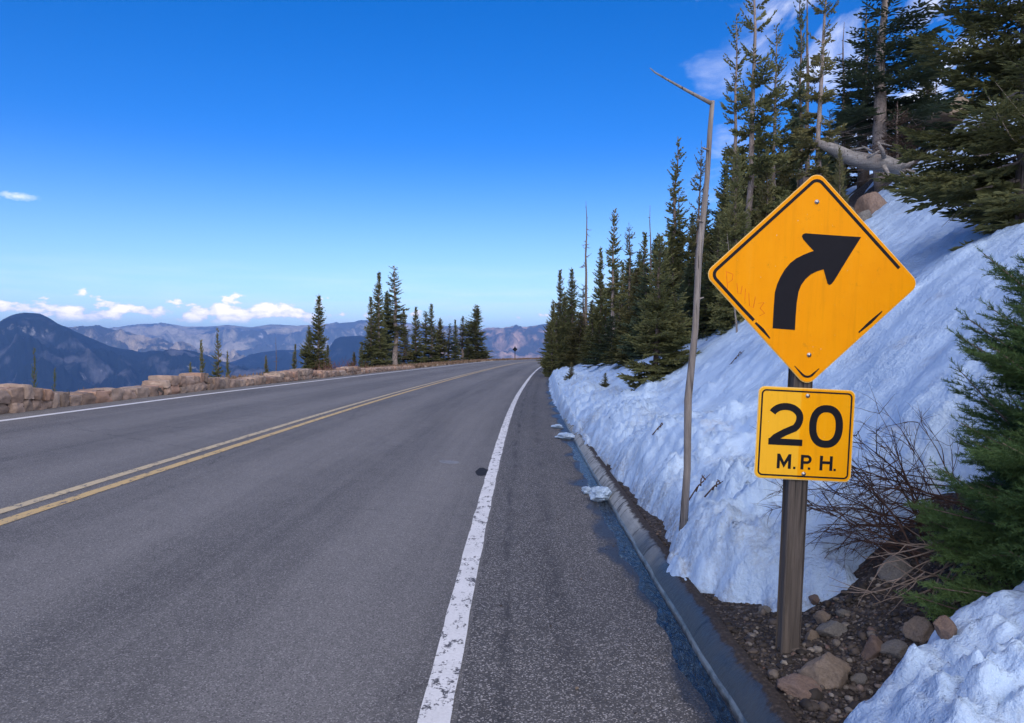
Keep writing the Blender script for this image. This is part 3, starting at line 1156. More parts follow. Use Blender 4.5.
# --- conifers on the snowy bank on the right.  px, top, depth, half width, kind, needles, bark, label
GR = 'conifers on the snowy slope'
RIGHT = [
    (551, 300, 62, 9, 'spire_c', 'g', 'd', 'lowest conifer at the road edge, where the snowy bank meets the bend'),
    (559, 270, 54, 12, 'spire_b', 'o', 'd', 'ragged olive conifer second from the bend on the snowy side'),
    (573, 267, 48, 14, 'spire_a', 'g', 'd', 'bushy conifer just left of the tall bare dead tree by the road'),
    (594, 300, 44, 13, 'spire_c', 'o', 'd', 'short conifer right of the tall bare dead tree by the road'),
    (602, 246, 42, 13, 'spire_a', 'g', 'd', 'pointed conifer left of the slender one with the long pale trunk'),
    (612, 210, 32, 10, 'slender_a', 'g', 'p', 'slender tall conifer with a long pale bare trunk on the snow'),
    (622, 262, 40, 13, 'spire_b', 'g', 'd', 'shorter conifer seen between the slender one and the dead topped group'),
    (632, 222, 27, 16, 'ragged_a', 'o', 'd', 'olive conifer with forked dead tops left of the dense green spruce'),
    (643, 232, 25, 16, 'spire_b', 'g', 'd', 'conifer filling the gap behind the dense green spruce'),
    (667, 136, 19.5, 15, 'slender_b', 'g', 'd', 'tall shaggy conifer with a twin dead tip, left of the bent pole'),
    (655, 236, 14.2, 44, 'dense_a', 'g', 'd', 'dense broad green spruce growing right out of the snow, left of the bent pole'),
    (683, 190, 20, 18, 'ragged_b', 'g', 'p', 'ragged conifer directly left of the bent pole, half way up'),
    (694, 140, 18.5, 18, 'ragged_a', 'o', 'd', 'thin crowned conifer whose tip shows just left of the bent pole'),
    (716, 215, 17, 26, 'dense_b', 'g', 'd', 'low spruce in the snow behind the bent pole'),
    (733, 14, 16.5, 25, 'ragged_b', 'g', 'p', 'left one of the three tall trunks right of the bent pole'),
    (748, -60, 15.5, 32, 'ragged_a', 'g', 'p', 'middle and tallest of the three tall trunks right of the bent pole'),
    (772, 26, 16.5, 26, 'ragged_b', 'g', 'p', 'right one of the three tall trunks right of the bent pole'),
    (735, 150, 14.6, 30, 'dense_b', 'g', 'd', 'bushy spruce hiding the feet of the three tall trunks, left of the diamond sign'),
    (768, 150, 15.2, 26, 'dense_a', 'o', 'd', 'olive spruce whose crown shows above the left edge of the diamond sign'),
    (800, -30, 19, 12, 'slender_b', 'b', 'd', 'thin dark half dead conifer just left of the pale trunk above the sign'),
    (812, -70, 15.6, 27, 'ragged_a', 'o', 'p', 'conifer with a straight pale trunk rising above the tip of the diamond sign'),
    (882, -60, 21, 62, 'ragged_a', 'b', 'p', 'big dark conifer with a thick pale trunk behind the fallen log'),
    (862, 10, 24, 44, 'ragged_b', 'b', 'd', 'dark conifer just behind and left of the big one by the fallen log'),
    (838, 148, 13.5, 16, 'dense_a', 'o', 'd', 'small olive spruce right of the sign tip, below the fallen log'),
    (926, 48, 30, 21, 'spire_b', 'g', 'd', 'narrow conifer against the clouds right of the big dark one'),
    (957, 50, 34, 11, 'spire_a', 'g', 'd', 'small far conifer high between the narrow one and the right hand spruce'),
    (968, 30, 36, 9, 'slender_a', 'g', 'd', 'thin far conifer touching the left side of the right hand spruce'),
]
for (px, top, Yd, hw, key, lf, bk, lab) in RIGHT:
    x = (px - 512) / F * Yd
    S_, T_ = road_st(np.array([x]), np.array([Yd]))
    if -T_[0] + TOP_T < .75:                      # keep off the kerb: step back along the ray
        xs, ys = on_offset(px, TOP_T - .8, 10, 120)
        x, Yd = xs, ys
    plant_tree(px, top, x, Yd, hw * 1.22, key, lf, bk, lab, GR)
# dense stand behind the front rows
rg = random.Random(5)
FILL = [(636, 268, 23), (648, 262, 22), (664, 248, 20.5), (676, 236, 19), (688, 262, 17.5), (706, 262, 17), (722, 240, 16.5), (746, 212, 16), (776, 196, 16), (792, 178, 16.5), (620, 322, 26), (612, 316, 29), (600, 322, 33), (628, 312, 24), (556, 312, 58), (568, 318, 50), (580, 312, 46), (592, 318, 40), (606, 308, 36), (618, 300, 33), (630, 290, 30), (676, 262, 24), (700, 245, 21), (712, 228, 22), (724, 195, 20), (757, 175, 19), (786, 160, 18.5), (822, 140, 19), (566, 292, 66), (583, 285, 62), (600, 282, 58), (614, 268, 52), (628, 258, 46), (640, 250, 40), (655, 238, 34), (672, 225, 30), (690, 212, 28),
        (706, 190, 26), (722, 165, 25), (742, 150, 24), (760, 120, 25), (780, 135, 22), (795, 110, 24), (826, 110, 24), (846, 95, 27), (903, 120, 27), (916, 128, 26), (985, 90, 20), (1005, 40, 22)]
for (px, top, Yd) in FILL:
    x = (px - 512) / F * Yd
    plant_tree(px, top, x, Yd, 15 + 260 / Yd, rg.choice(['spire_a', 'spire_b', 'spire_c', 'ragged_b']), rg.choice('ggob'), 'd',
               'dark conifer in the dense stand behind the front row on the snowy slope', 'conifers of the stand behind the front row')
# dead trees on the slope
for (px, top, Yd, k, key, bk, ln, lab) in [
    (586, 201, 46, .75, 'snag_a', 'd', 0, 'tall bare dead tree with short stubs near the bend, snowy side'),
    (650, 205, 26, .8, 'snag_b', 'd', 0, 'bare dead spike behind the dense green spruce'),
    (705, 232, 13.2, .7, 'snag_b', 'p', -.10, 'thin leaning dead trunk on the snow just right of the bent pole'),
    (806, -10, 20, .8, 'snag_a', 'd', 0, 'tall dead spike between the pale trunk and the three tall trunks'),
    (842, 22, 24, .8, 'snag_a', 'd', 0, 'broken dead spike against the clouds left of the big dark conifer'),
    (945, 62, 28, .6, 'snag_b', 'p', .06, 'small pale dead stem against the clouds left of the right hand spruce'),
]:
    xb = (px - 512) / F * Yd + (.6 if ln < 0 else (-.6 if ln > 0 else 0))
    plant_tree(px, top, xb, Yd, k, key, '', bk, lab, None, lean=ln)

for (px, py, top, hw, lab) in ((606, 386, 373, 13, 'tiny spruce sapling poking out of the snow left of the dense spruce'), (571, 378, 362, 11, 'low dark sapling on the snow edge beside the bend')):
    p = hit(px, py)
    plant_tree(px, top, p.x, p.y, hw, 'dense_a', 'o', 'd', lab, None, name='conifer_sapling')
# right hand spruce, half in the frame, and the little spruce in the foreground
f, t, n1 = conifer(31, 5.0, 1.55, z0=.03, gap=.19, nb=7, sl=.13, sw=.011, power=.85, gappy=.20, step=.045, bare=5, trunk_r=.15)
f.materials.append(MAT['leaf'])
t.materials.append(MAT['bark_pale'])
x, y = (1030 - 512) / F * 7.7, 7.7
root = thing('conifer_tree', 'big shaggy spruce cut by the right edge, above the snow bank', 'tree', (x, y, gz(x, y) - .05), (0, 0, 1.0), GR)
add('foliage', f, None, root)
add('trunk', t, None, root)
f, t, n2 = conifer(33, 2.0, 1.0, z0=.01, gap=.075, nb=10, sl=.062, power=.48, gappy=.04, step=.028, near=24, trunk_r=.035, up=.05)
f.materials.append(MAT['leaf_near'])
t.materials.append(MAT['bark'])
x, y = (1094 - 512) / F * 3.12, 3.12
root = thing('conifer_sapling', 'small bright green spruce at the right edge beside the bare shrub', 'tree', (x, y, gz(x, y) - .46), (0, 0, .9))
add('foliage', f, None, root)
add('trunk', t, None, root)
print('needle faces', n1, n2)


# ------------------------------------------------------------------ road sign
def outline_panel(name, outline, thick, mat, parent, y=0.0):
    """flat sheet with an outline in x-z, front at y, thickness behind it"""
    n = len(outline)
    vs = [(p[0], y, p[1]) for p in outline] + [(p[0], y + thick, p[1]) for p in outline]
    fs = [list(range(n)), list(range(2 * n - 1, n - 1, -1))]
    fs += [[i, i + n, (i + 1) % n + n, (i + 1) % n] for i in range(n)]
    me = new_mesh(name, vs, faces=fs)
    import bmesh
    bm = bmesh.new()
    bm.from_mesh(me)
    bmesh.ops.recalc_face_normals(bm, faces=bm.faces)
    bm.to_mesh(me)
    bm.free()
    return add(name, me, mat, parent)


def rounded_rect(w, h, r, n=8):
    out = []
    for cx, cz, a0 in ((w / 2 - r, h / 2 - r, 0), (-w / 2 + r, h / 2 - r, 90), (-w / 2 + r, -h / 2 + r, 180), (w / 2 - r, -h / 2 + r, 270)):
        for i in range(n + 1):
            a = math.radians(a0 + 90 * i / n)
            out.append((cx + r * math.cos(a), cz + r * math.sin(a)))
    return out


def rot2(pts, a):
    c, s = math.cos(a), math.sin(a)
    return [(x * c - z * s, x * s + z * c) for x, z in pts]


def stroke(name, paths, w, mat, parent, y, thick=.0012, closed=False):
    """ribbons of width w along 2-D paths, as thin solid strips"""
    vs, fs = [], []
    for path in paths:
        n = len(path)
        ww = w if np.ndim(w) == 0 else None
        L, R_ = [], []
        for i in range(n):
            if closed:
                a, b = path[i - 1], path[(i + 1) % n]
            else:
                a, b = path[max(i - 1, 0)], path[min(i + 1, n - 1)]
            dx, dz = b[0] - a[0], b[1] - a[1]
            l = math.hypot(dx, dz) + 1e-9
            nx, nz = -dz / l, dx / l
            hw = (ww if ww is not None else w[i]) / 2
            if 0 < i < n - 1 or closed:                     # mitre
                p0, p1, p2 = path[i - 1], path[i], path[(i + 1) % n]
                u1 = Vector((p1[0] - p0[0], p1[1] - p0[1])).normalized()
                u2 = Vector((p2[0] - p1[0], p2[1] - p1[1])).normalized()
                cs = max(.5, math.sqrt(max(0, (1 + u1.dot(u2)) / 2)))
                hw = hw / cs
            L.append((path[i][0] + nx * hw, path[i][1] + nz * hw))
            R_.append((path[i][0] - nx * hw, path[i][1] - nz * hw))
        b0 = len(vs)
        for l_, r_ in zip(L, R_):
            vs += [(l_[0], y - thick, l_[1]), (r_[0], y - thick, r_[1]), (l_[0], y, l_[1]), (r_[0], y, r_[1])]
        m_ = n if closed else n - 1
        for i in range(m_):
            a = b0 + 4 * i
            c = b0 + 4 * ((i + 1) % n)
            fs += [(a, a + 1, c + 1, c), (a, c, c + 2, a + 2), (a + 1, a + 3, c + 3, c + 1)]
        if not closed:
            for a in (b0, b0 + 4 * (n - 1)):
                fs.append((a, a + 2, a + 3, a + 1))
    me = new_mesh(name, vs, faces=fs)
    return add(name, me, mat, parent)


def arc(cx, cz, rx, rz, a0, a1, n=18):
    return [(cx + rx * math.cos(math.radians(a0 + (a1 - a0) * i / n)), cz + rz * math.sin(math.radians(a0 + (a1 - a0) * i / n))) for i in range(n + 1)]


YS = 3.58
foot = at(791, 650, YS)
topp = at(813.5, 177, YS)
lean = math.atan2(topp.x - foot.x, topp.z - foot.z)
sign = thing('road_sign', 'amber diamond curve warning sign with 20 mph plate on a wooden post', 'road sign', (foot.x, foot.y, foot.z), (0, lean, 0))
hp = math.hypot(topp.x - foot.x, topp.z - foot.z)
# post: square timber, worn top and softened, slightly uneven edges
pv, pq = [], []
rows = 60
for i in range(rows + 1):
    z = -.25 + (hp + .25) * i / rows
    ring = []
    w, d, b = .047, .044, .007
    for (sx, sy) in ((1, 1), (-1, 1), (-1, -1), (1, -1)):
        for k in (0, 1):
            bx_, by_ = (b, 0) if (k == 0) == (sx * sy > 0) else (0, b)
            ring.append((sx * (w - bx_), sy * (d - by_)))
    for k, (a, b_) in enumerate(ring):
        nse = .003 * mnoise.noise(Vector((a * 9, b_ * 9, z * 3)))
        pv.append((a * (1 + nse * 8), b_ * (1 + nse * 8) + d, z + (.012 * mnoise.noise(Vector((a * 30, b_ * 30, 3))) if i == rows else 0)))
for i in range(rows):
    for k in range(8):
        pq.append((i * 8 + k, i * 8 + (k + 1) % 8, (i + 1) * 8 + (k + 1) % 8, (i + 1) * 8 + k))
pq.append(tuple(range(rows * 8, rows * 8 + 8)))
add('post', new_mesh('post', pv, faces=pq), MAT['post'], sign)


def sign_local(px, py):
    p = at(px, py, YS)
    dx, dz = p.x - foot.x, p.z - foot.z
    c, s = math.cos(lean), math.sin(lean)
    return dx * c - dz * s, dx * s + dz * c


def panel(name, px, py, roll):
    cx, cz = sign_local(px, py)
    o = None
    return cx, cz


PXM = F / YS          # pixels per metre at the sign
# diamond
cx, cz = sign_local(811.5, 279)
side = .730
diag_rot = math.radians(45)
dia = outline_panel('warning_panel', rot2(rounded_rect(side, side, .045), diag_rot), .003, MAT['yellow_sheet'], sign, -.008)
dia.location = (cx, 0, cz)
dia.rotation_euler = (0, math.radians(2.7) - lean, 0)
rim = outline_panel('panel_edge', rot2(rounded_rect(side + .008, side + .008, .049), diag_rot), .0022, MAT['rim'], dia, -.0052)


def dz_(x, y):
    """zoom-window pixel of the diamond -> local metres"""
    dx, dy = (x - 366) / 3.0125 / PXM, -(y - 358.5) / 3.0125 / PXM
    a = math.radians(2.6)
    return dx * math.cos(a) - dy * math.sin(a), dx * math.sin(a) + dy * math.cos(a)


arrow_px = [(248, 507), (251, 445), (254, 400), (261, 374), (271, 352), (284, 330), (300, 311), (318, 297), (340, 286), (357, 279), (370, 275),
            (352, 256), (338, 240), (334, 231), (337, 225), (345, 222), (400, 226), (460, 230), (512, 233),
            (485, 276), (455, 325), (433, 362), (425, 373), (418, 377), (412, 373), (407, 355), (400, 330),
            (380, 336), (362, 345), (346, 359), (333, 377), (325, 398), (320, 430), (317, 470), (315, 512)]
outline_panel('arrow', [dz_(*p) for p in arrow_px], .001, MAT['black'], dia, -.0095)
hs = side / 2 - .021
rr = .034


def edge_path(pts):
    return rot2(pts, diag_rot)


# in the un-rotated square: top corner = (+,+), left = (-,+), bottom = (-,-), right = (+,-)
top_corner = arc(hs - rr, hs - rr, rr, rr, 0, 90, 8)
left_corner = arc(-hs + rr, hs - rr, rr, rr, 90, 180, 8)
bot_corner = arc(-hs + rr, -hs + rr, rr, rr, 180, 270, 8)
main = [(hs, -hs + .10)] + top_corner + left_corner + [(-hs, hs * .35), (-hs + .002, hs * .12)]
stroke('border', [edge_path(main)], .0150, MAT['black'], dia, -.008)
wedge = [(-hs, hs * .08), (-hs + .003, -.02), (-hs + .001, -hs * .22)]
stroke('border', [edge_path(wedge)], [.010, .0145, .006], MAT['black'], dia, -.008)
low = [(-hs * .02, -hs + .001), (hs * .2, -hs), (hs * .42, -hs + .001)]
stroke('border', [edge_path(low)], [.007, .015, .005], MAT['black'], dia, -.008)
chev = [(-hs, -hs + rr + .055)] + bot_corner + [(-hs + rr + .045, -hs)]
stroke('border', [edge_path(chev)], [.003] + [.0105] * (len(chev) - 2) + [.003], MAT['black'], dia, -.008)
# faint red marker scrawl on the left corner
scr = [[(108, 335), (112, 385), (109, 402)], [(110, 338), (128, 345), (126, 362), (112, 372)], [(140, 372), (143, 402), (152, 404), (156, 380)], [(166, 388), (164, 425)], [(176, 400), (178, 440), (190, 445), (196, 412)],
       [(205, 432), (222, 430), (210, 447), (224, 462), (208, 470)]]
stroke('graffiti', [[dz_(*p) for p in s] for s in scr], .0028, MAT['scratch'], dia, -.008, .0004)


def bolt(name, x, z, parent, y, r=.0075):
    T = Tubes()
    T.tube([(x, y, z), (x, y - .003, z)], [r * 1.45, r * 1.45], 16)
    T.tube([(x, y - .0028, z), (x, y - .007, z)], [r, r * .85], 6)
    return add(name, T.mesh(name, False), MAT['bolt'], parent)


bolt('bolt', *dz_(378, 128), dia, -.008)
bolt('bolt', *dz_(358, 587), dia, -.008)

# speed plate
cx, cz = sign_local(804.3, 434)
pl = outline_panel('speed_plate', rounded_rect(.458, .436, .028), .003, MAT['yellow_sheet2'], sign, -.008)
pl.location = (cx, 0, cz)
pl.rotation_euler = (0, math.radians(2.9) - lean, 0)
outline_panel('plate_edge', rounded_rect(.468, .446, .031), .0022, MAT['rim'], pl, -.0052)
stroke('border', [rounded_rect(.458 - .026, .436 - .026,   .020)], .0075, MAT['black'], pl, -.008, closed=True)
# digit 2
x0, z0 = -.094, .044
two = arc(x0 - .004, z0 + .034, .069, .0515, 158, 0, 16) + arc(x0 - .004, z0 + .034, .069, .07, 0, -46, 6)[1:] + \
    [(x0 - .005, z0 - .040), (x0 - .048, z0 - .066), (x0 - .066, z0 - .0855)]
stroke('digit', [two], .0335, MAT['black'], pl, -.008)
stroke('digit_foot', [[(x0 - .081, z0 - .0865), (x0 + .083, z0 - .0865)]], .031, MAT['black'], pl, -.0081)
# digit 0
x0, z0 = .0995, .0425
zero = []
for i in range(40):
    a = 2 * math.pi * i / 40
    zero.append((x0 + .064 * math.copysign(abs(math.cos(a)) ** .86, math.cos(a)), z0 + .086 * math.copysign(abs(math.sin(a)) ** .86, math.sin(a))))
stroke('digit', [zero], .035, MAT['black'], pl, -.008, closed=True)
# M . P . H .
zb, zt, sw = -.171, -.100, .0140
mx = -.094
for q_ in (-.027, .027):
    stroke('letter_stem', [[(mx + q_, zb), (mx + q_, zt)]], sw, MAT['black'], pl, -.008)
stroke('letter_stroke', [[(mx - .027, zt - .004), (mx, zb + .018), (mx + .027, zt - .004)]], sw, MAT['black'], pl, -.0082)
px_ = .012
stroke('letter', [[(px_ - .018, zb), (px_ - .018, zt)]], sw, MAT['black'], pl, -.008)
stroke('letter_stroke', [[(px_ - .024, zt - sw / 2), (px_ + .004, zt - sw / 2)] + arc(px_ + .004, zt - .0215, .0165, .0153, 80, -80, 10) + [(px_ + .004, zt - .0368), (px_ - .018, zt - .0368)]],
       sw * .92, MAT['black'], pl, -.0082)
hx = .110
for q_ in (-.024, .024):
    stroke('letter_stem', [[(hx + q_, zb), (hx + q_, zt)]], sw, MAT['black'], pl, -.008)
stroke('letter_stroke', [[(hx - .024, (zb + zt) / 2 + .003), (hx + .024, (zb + zt) / 2 + .003)]], sw * .95, MAT['black'], pl, -.0082)
for xd in (-.043, .0285, .1525):
    stroke('full_stop', [[(xd - .0055, zb + .0055), (xd + .0055, zb + .0055)]], .011, MAT['black'], pl, -.008)
bolt('bolt', .003, .186, pl, -.008, .007)
bolt('bolt', .004, -.192, pl, -.008, .007)

# far sign at the bend
xs_, ys_ = on_offset(515, 9.6, 60, 200)
zb_ = gz(xs_, ys_)
fs = thing('road_sign', 'tiny dark sign on a post, far off where the road bends', 'road sign', (xs_, ys_, zb_))
T = Tubes()
tz = at(515, 346, ys_).z - zb_
T.tube([(0, 0, -.3), (0, 0, tz)], [.07, .07], 6)
add('post', T.mesh('post'), MAT['post'], fs)
outline_panel('warning_panel', rot2([(.30, .30), (-.30, .30), (-.30, -.30), (.30, -.30)], diag_rot), .02, MAT['black'], fs, -.09).location = (0, 0, tz - .55)

# ------------------------------------------------------------------ bent pole
Y0 = hit(683, 524).y
T = Tubes()
pix = [(683, 532, 0), (687.2, 470, 0), (688.0, 400, .01), (695.2, 330, .0), (699.0, 255, .02), (707.0, 180, .02), (710, 130, .03), (712.5, 101, .03)]
pts = [at(a, b, Y0 + c) for a, b, c in pix]
base = pts[0].copy()
T.tube([p - base for p in pts], [.031, .026, .028, .023, .024, .019, .018, .016], 10)
tip = [(712.5, 104, .03), (700, 97.5, .04), (684, 89, .05), (668, 80, .06), (655, 72.5, .08), (650, 68, .10)]
T.tube([at(a, b, Y0 + c) - base for a, b, c in tip], [.017, .014, .011, .008, .006, .003], 8)
for (a, b, s) in ((703, 222, -1), (697, 300, 1), (708.5, 150, -1)):
    p = at(a, b, Y0) - base
    T.tube([p, p + Vector((s * .05, 0, .02))], [.010, .004], 5)
me = T.mesh('bent_pole')
tag(add('snow_pole', me, MAT['snag'], loc=base), 'tall thin grey wooden pole in the snow edge, its top snapped over leftward', 'pole')


# ------------------------------------------------------------------ stones
def stone_mesh(seed, sub=4, ang=.35, bumpy=.12):
    import bmesh
    bm = bmesh.new()
    bmesh.ops.create_icosphere(bm, subdivisions=sub, radius=1)
    off = Vector((seed * 3.1, seed * 1.7, seed * .3))
    rg_ = random.Random(seed)
    planes = [(Vector((rg_.gauss(0, 1), rg_.gauss(0, 1), rg_.gauss(0, 1))).normalized(), rg_.uniform(.58, .82)) for _ in range(15)]
    for v in bm.verts:
        n = v.co.normalized()
        r = 1.0
        for d, k in planes:                                # flattened facets
            c = n.dot(d)
            if c > k * .98:
                r = min(r, k / c)
        r = r * (1 - ang * .0) + bumpy * mnoise.fractal(n * 1.6 + off, 1.0, 2.0, 4) * .45 + .02 * mnoise.noise(n * 9 + off)
        v.co = n * r
    me = bpy.data.meshes.new('stone')
    bm.to_mesh(me)
    bm.free()
    me.polygons.foreach_set('use_smooth', np.ones(len(me.polygons), dtype=bool))
    return me


STONES = [  # px, py, width px, height px, material, label
    (797, 685, 44, 20, 'stone_red', 'rounded pinkish brown stone at the kerb side, nearest the camera', .2),
    (827, 672, 50, 40, 'stone_tan', 'largest pale angular stone right of the post foot', .3),
    (834, 630, 32, 17, 'stone_grey', 'flat grey slab of stone right of the post', .1),
    (824, 617, 20, 13, 'stone_tan', 'small tan stone just above the flat grey slab', .5),
    (811, 637, 17, 15, 'stone_tan', 'small yellowish block of stone touching the post', .7),
    (874, 648, 28, 24, 'stone_red', 'round brown stone in the middle of the dirt hollow', .9),
    (921, 630, 36, 26, 'stone_tan', 'pale oval boulder under the bare shrub, by the little spruce', 1.2),
    (946, 632, 24, 22, 'stone_red', 'dark brown round stone pressed against the pale oval boulder', .4),
    (893, 648, 30, 18, 'stone_grey', 'dark low stone between the round brown one and the pale oval boulder', 2.0),
    (843, 613, 14, 9, 'stone_grey', 'small dark stone behind the flat grey slab', .2),
    (815, 601, 13, 9, 'stone_red', 'small rust coloured stone at the snow edge behind the post', .8),
    (860, 678, 18, 14, 'stone_grey', 'grey stone half sunk in the snow at the edge of the pile', .3),
    (897, 568, 36, 24, 'stone_grey', 'pale grey rock under the bare shrub branches', 1.0),
    (765, 609, 16, 10, 'stone_grey', 'small dark stone at the snow edge left of the post', .3),
]
for i, (px, py, w, h, mt, lab, rz) in enumerate(STONES):
    p = hit(px, py + h * .25)
    k = p.y / F
    z = surf_z(p.x, p.y)
    o = add('stone', stone_mesh(40 + i, 4, .4, .22), MAT[mt], loc=(p.x, p.y, z + h * k * .10))
    o.scale = (w * k * .56, w * k * .5, h * k * .62)
    o.rotation_euler = (random.uniform(-.15, .15), random.uniform(-.2, .2), rz)
    tag(o, lab, 'stone')
# pale chip of snow melt on the pink stone's foot
# boulders and fallen log up the slope
BLD = [(871, 196, 30, 22, 15.5, 'stone_red', 'reddish brown boulder below the fallen log'),
       (893, 208, 22, 14, 15.8, 'stone_tan', 'pale brown rock right of the reddish boulder below the fallen log'),
       (862, 214, 26, 14, 15.0, 'stone_grey', 'grey rock lying below the reddish boulder at the snow edge'),
       (903, 193, 24, 16, 16.5, 'stone_tan', 'tan rock half hidden by the spruce branches, right of the log end'),
       (846, 206, 24, 18, 15.6, 'stone_grey', 'dark rock behind the right shoulder of the diamond sign'),
       (952, 104, 46, 13, 23, 'stone_tan', 'low tan outcrop seen through the branches of the right hand spruce')]
for i, (px, py, w, h, Yd, mt, lab) in enumerate(BLD):
    p = at(px, py, Yd)
    k = Yd / F
    gz_ = gz(p.x, p.y)
    hz = max(h * k * .5, (p.z + h * k * .5 - gz_) * .55)
    o = add('boulder', stone_mesh(80 + i, 4, .4, .2), MAT[mt], loc=(p.x, p.y, p.z + h * k * .5 - hz))
    o.scale = (w * k * .55, w * k * .6, hz)
    o.rotation_euler = (0, 0, i * 1.3)
    tag(o, lab, 'boulder')
T = Tubes()
lp = [(818, 143), (832, 150), (848, 156), (866, 161), (884, 165), (902, 168)]
lr = [.07, .12, .15, .17, .18, .13]
YL = 15.6
b0 = at(860, 160, YL)
T.tube([at(a, b, YL - .3 + i * .12) - b0 + Vector((0, 0, .03 * math.sin(i * 2))) for i, (a, b) in enumerate(lp)], lr, 14)
for (a, b, c, d, r_) in ((884, 158, 878, 142, .05), (872, 152, 862, 146, .03), (878, 143, 892, 146, .02), (834, 143, 826, 136, .03), (884, 166, 889, 180, .05), (866, 158, 880, 150, .03), (850, 150, 866, 147, .025), (902, 168, 914, 161, .06), (902, 170, 915, 172, .05), (900, 172, 908, 180, .04)):
    T.tube([at(a, b, YL - .1) - b0, at((a + c) / 2 + 1, (b + d) / 2, YL - .2) - b0, at(c, d, YL - .25) - b0], [r_, r_ * .8, r_ * .4], 7)
tag(add('fallen_log', T.mesh('fallen_log'), MAT['log'], loc=b0), 'silvery weathered fallen log lying across the rocks up the slope', 'log')
# dead brown brush by the log
f, t, _ = conifer(61, 1.6, .9, z0=.05, gap=.16, nb=6, sl=.12, sw=.010, gappy=.2, step=.07)
f.materials.append(MAT['dead_leaf'])
t.materials.append(MAT['bark'])
p = at(897, 160, 18)
r_ = thing('dead_shrub', 'brown dead brush right of the thick pale trunk, behind the fallen log', 'shrub', (p.x, p.y, p.z - .1))
r_.scale = (.9, .9, .9)
add('foliage', f, None, r_)
add('stem', t, None, r_)

# loose gravel on the soil
ico = np.array([[0, 0, 1]] + [[math.cos(a) * .894, math.sin(a) * .894, .447] for a in np.arange(5) * 1.2566] +
               [[math.cos(a + .628) * .894, math.sin(a + .628) * .894, -.447] for a in np.arange(5) * 1.2566] + [[0, 0, -1]])
icf = [(0, i + 1, (i + 1) % 5 + 1) for i in range(5)] + [(i + 1, i + 6, (i + 1) % 5 + 1) for i in range(5)] + \
      [((i + 1) % 5 + 1, i + 6, (i + 1) % 5 + 6) for i in range(5)] + [(11, (i + 1) % 5 + 6, i + 6) for i in range(5)]
icf = np.array(icf)
# one level of subdivision for rounder pebbles
ev, vv, tt = {}, [tuple(v) for v in ico], []
for (a, b, c) in icf:
    md = []
    for (i, j) in ((a, b), (b, c), (c, a)):
        k_ = (min(i, j), max(i, j))
        if k_ not in ev:
            w_ = (np.array(vv[i]) + np.array(vv[j])) / 2
            vv.append(tuple(w_ / np.linalg.norm(w_)))
            ev[k_] = len(vv) - 1
        md.append(ev[k_])
    tt += [(a, md[0], md[2]), (b, md[1], md[0]), (c, md[2], md[1]), tuple(md)]
PEB_V, PEB_F = np.array(vv), np.array(tt)


def scatter_pebbles(name, pos, size, mat, kind='stuff', seed=0):
    rg_ = np.random.default_rng(seed)
    n = len(pos)
    V = PEB_V[None] * (1 + rg_.normal(size=(n, len(PEB_V), 1)) * .13)
    sc = size[:, None] * rg_.uniform(.55, 1.25, (n, 3))
    sc[:, 2] *= .7
    a = rg_.uniform(0, 6.28, n)
    V = V * sc[:, None]
    c, s = np.cos(a)[:, None], np.sin(a)[:, None]
    V = np.stack([V[..., 0] * c - V[..., 1] * s, V[..., 0] * s + V[..., 1] * c, V[..., 2]], -1) + pos[:, None]
    Fc = (PEB_F[None] + (np.arange(n) * len(PEB_V))[:, None, None]).reshape(-1, 3)
    me = new_mesh(name, V.reshape(-1, 3), tris=Fc, smooth=True)
    return tag(add(name, me, mat), kind=kind)


m = M('loose_gravel')
geo = m.n('ShaderNodeNewGeometry')
rnd = geo.outputs['Random Per Island']
c_ = m.ramp(rnd, [(0, (.016, .013, .011)), (.5, (.045, .035, .029)), (.8, (.11, .088, .072)), (.95, (.28, .25, .21)), (1, (.13, .065, .05))])
c_ = m.mix(m.range(m.noise(m.coord('Object'), 60, 4), .35, .7, 0, .5), c_, (.04, .033, .028))
m.base(c_)
m.rough(.8)
rgp = np.random.default_rng(77)
N = 6500
sS = rgp.uniform(1.6, 6.6, N)
uU = np.abs(rgp.normal(size=N)) * .42 + rgp.uniform(-.05, .25, N)
hol = rgp.uniform(size=N) < .45
sS = np.where(hol, rgp.uniform(2.9, 4.0, N), sS)
uU = np.where(hol, rgp.uniform(0.05, 1.5, N), uU)
X, Y, _ = road_pt(sS, TOP_T - uU)
S_, T_ = road_st(X, Y)
tk = snow_thick(X, Y, S_, -T_ + TOP_T)
g = ground_z(X, Y)
sz = np.clip(rgp.lognormal(math.log(.0075), .55, N), .003, .032)
ok = tk < .0
pos = np.stack([X, Y, g + sz * .2], 1)[ok]
scatter_pebbles('gravel', pos, sz[ok], m.m, seed=4)
# grit on the shoulder
N = 700
sS = rgp.uniform(2.6, 14, N)
tT = -rgp.beta(2.2, 1.2, N) * 1.25
X, Y, Z = road_pt(sS, tT)
sz = np.clip(rgp.lognormal(math.log(.0028), .4, N), .0015, .008)
scatter_pebbles('grit', np.stack([X, Y, Z + sz * .3], 1), sz, m.m, seed=5)
p = at(577, 690, 1)
k_ = (1.55 + .02) / (1.55 - p.z)
o = add('stone', stone_mesh(140, 3), MAT['stone_tan'], loc=(p.x * k_, p.y * k_, -.012))
o.scale = (.012, .010, .008)
tag(o, 'single tiny pale pebble lying alone on the road shoulder', 'stone')


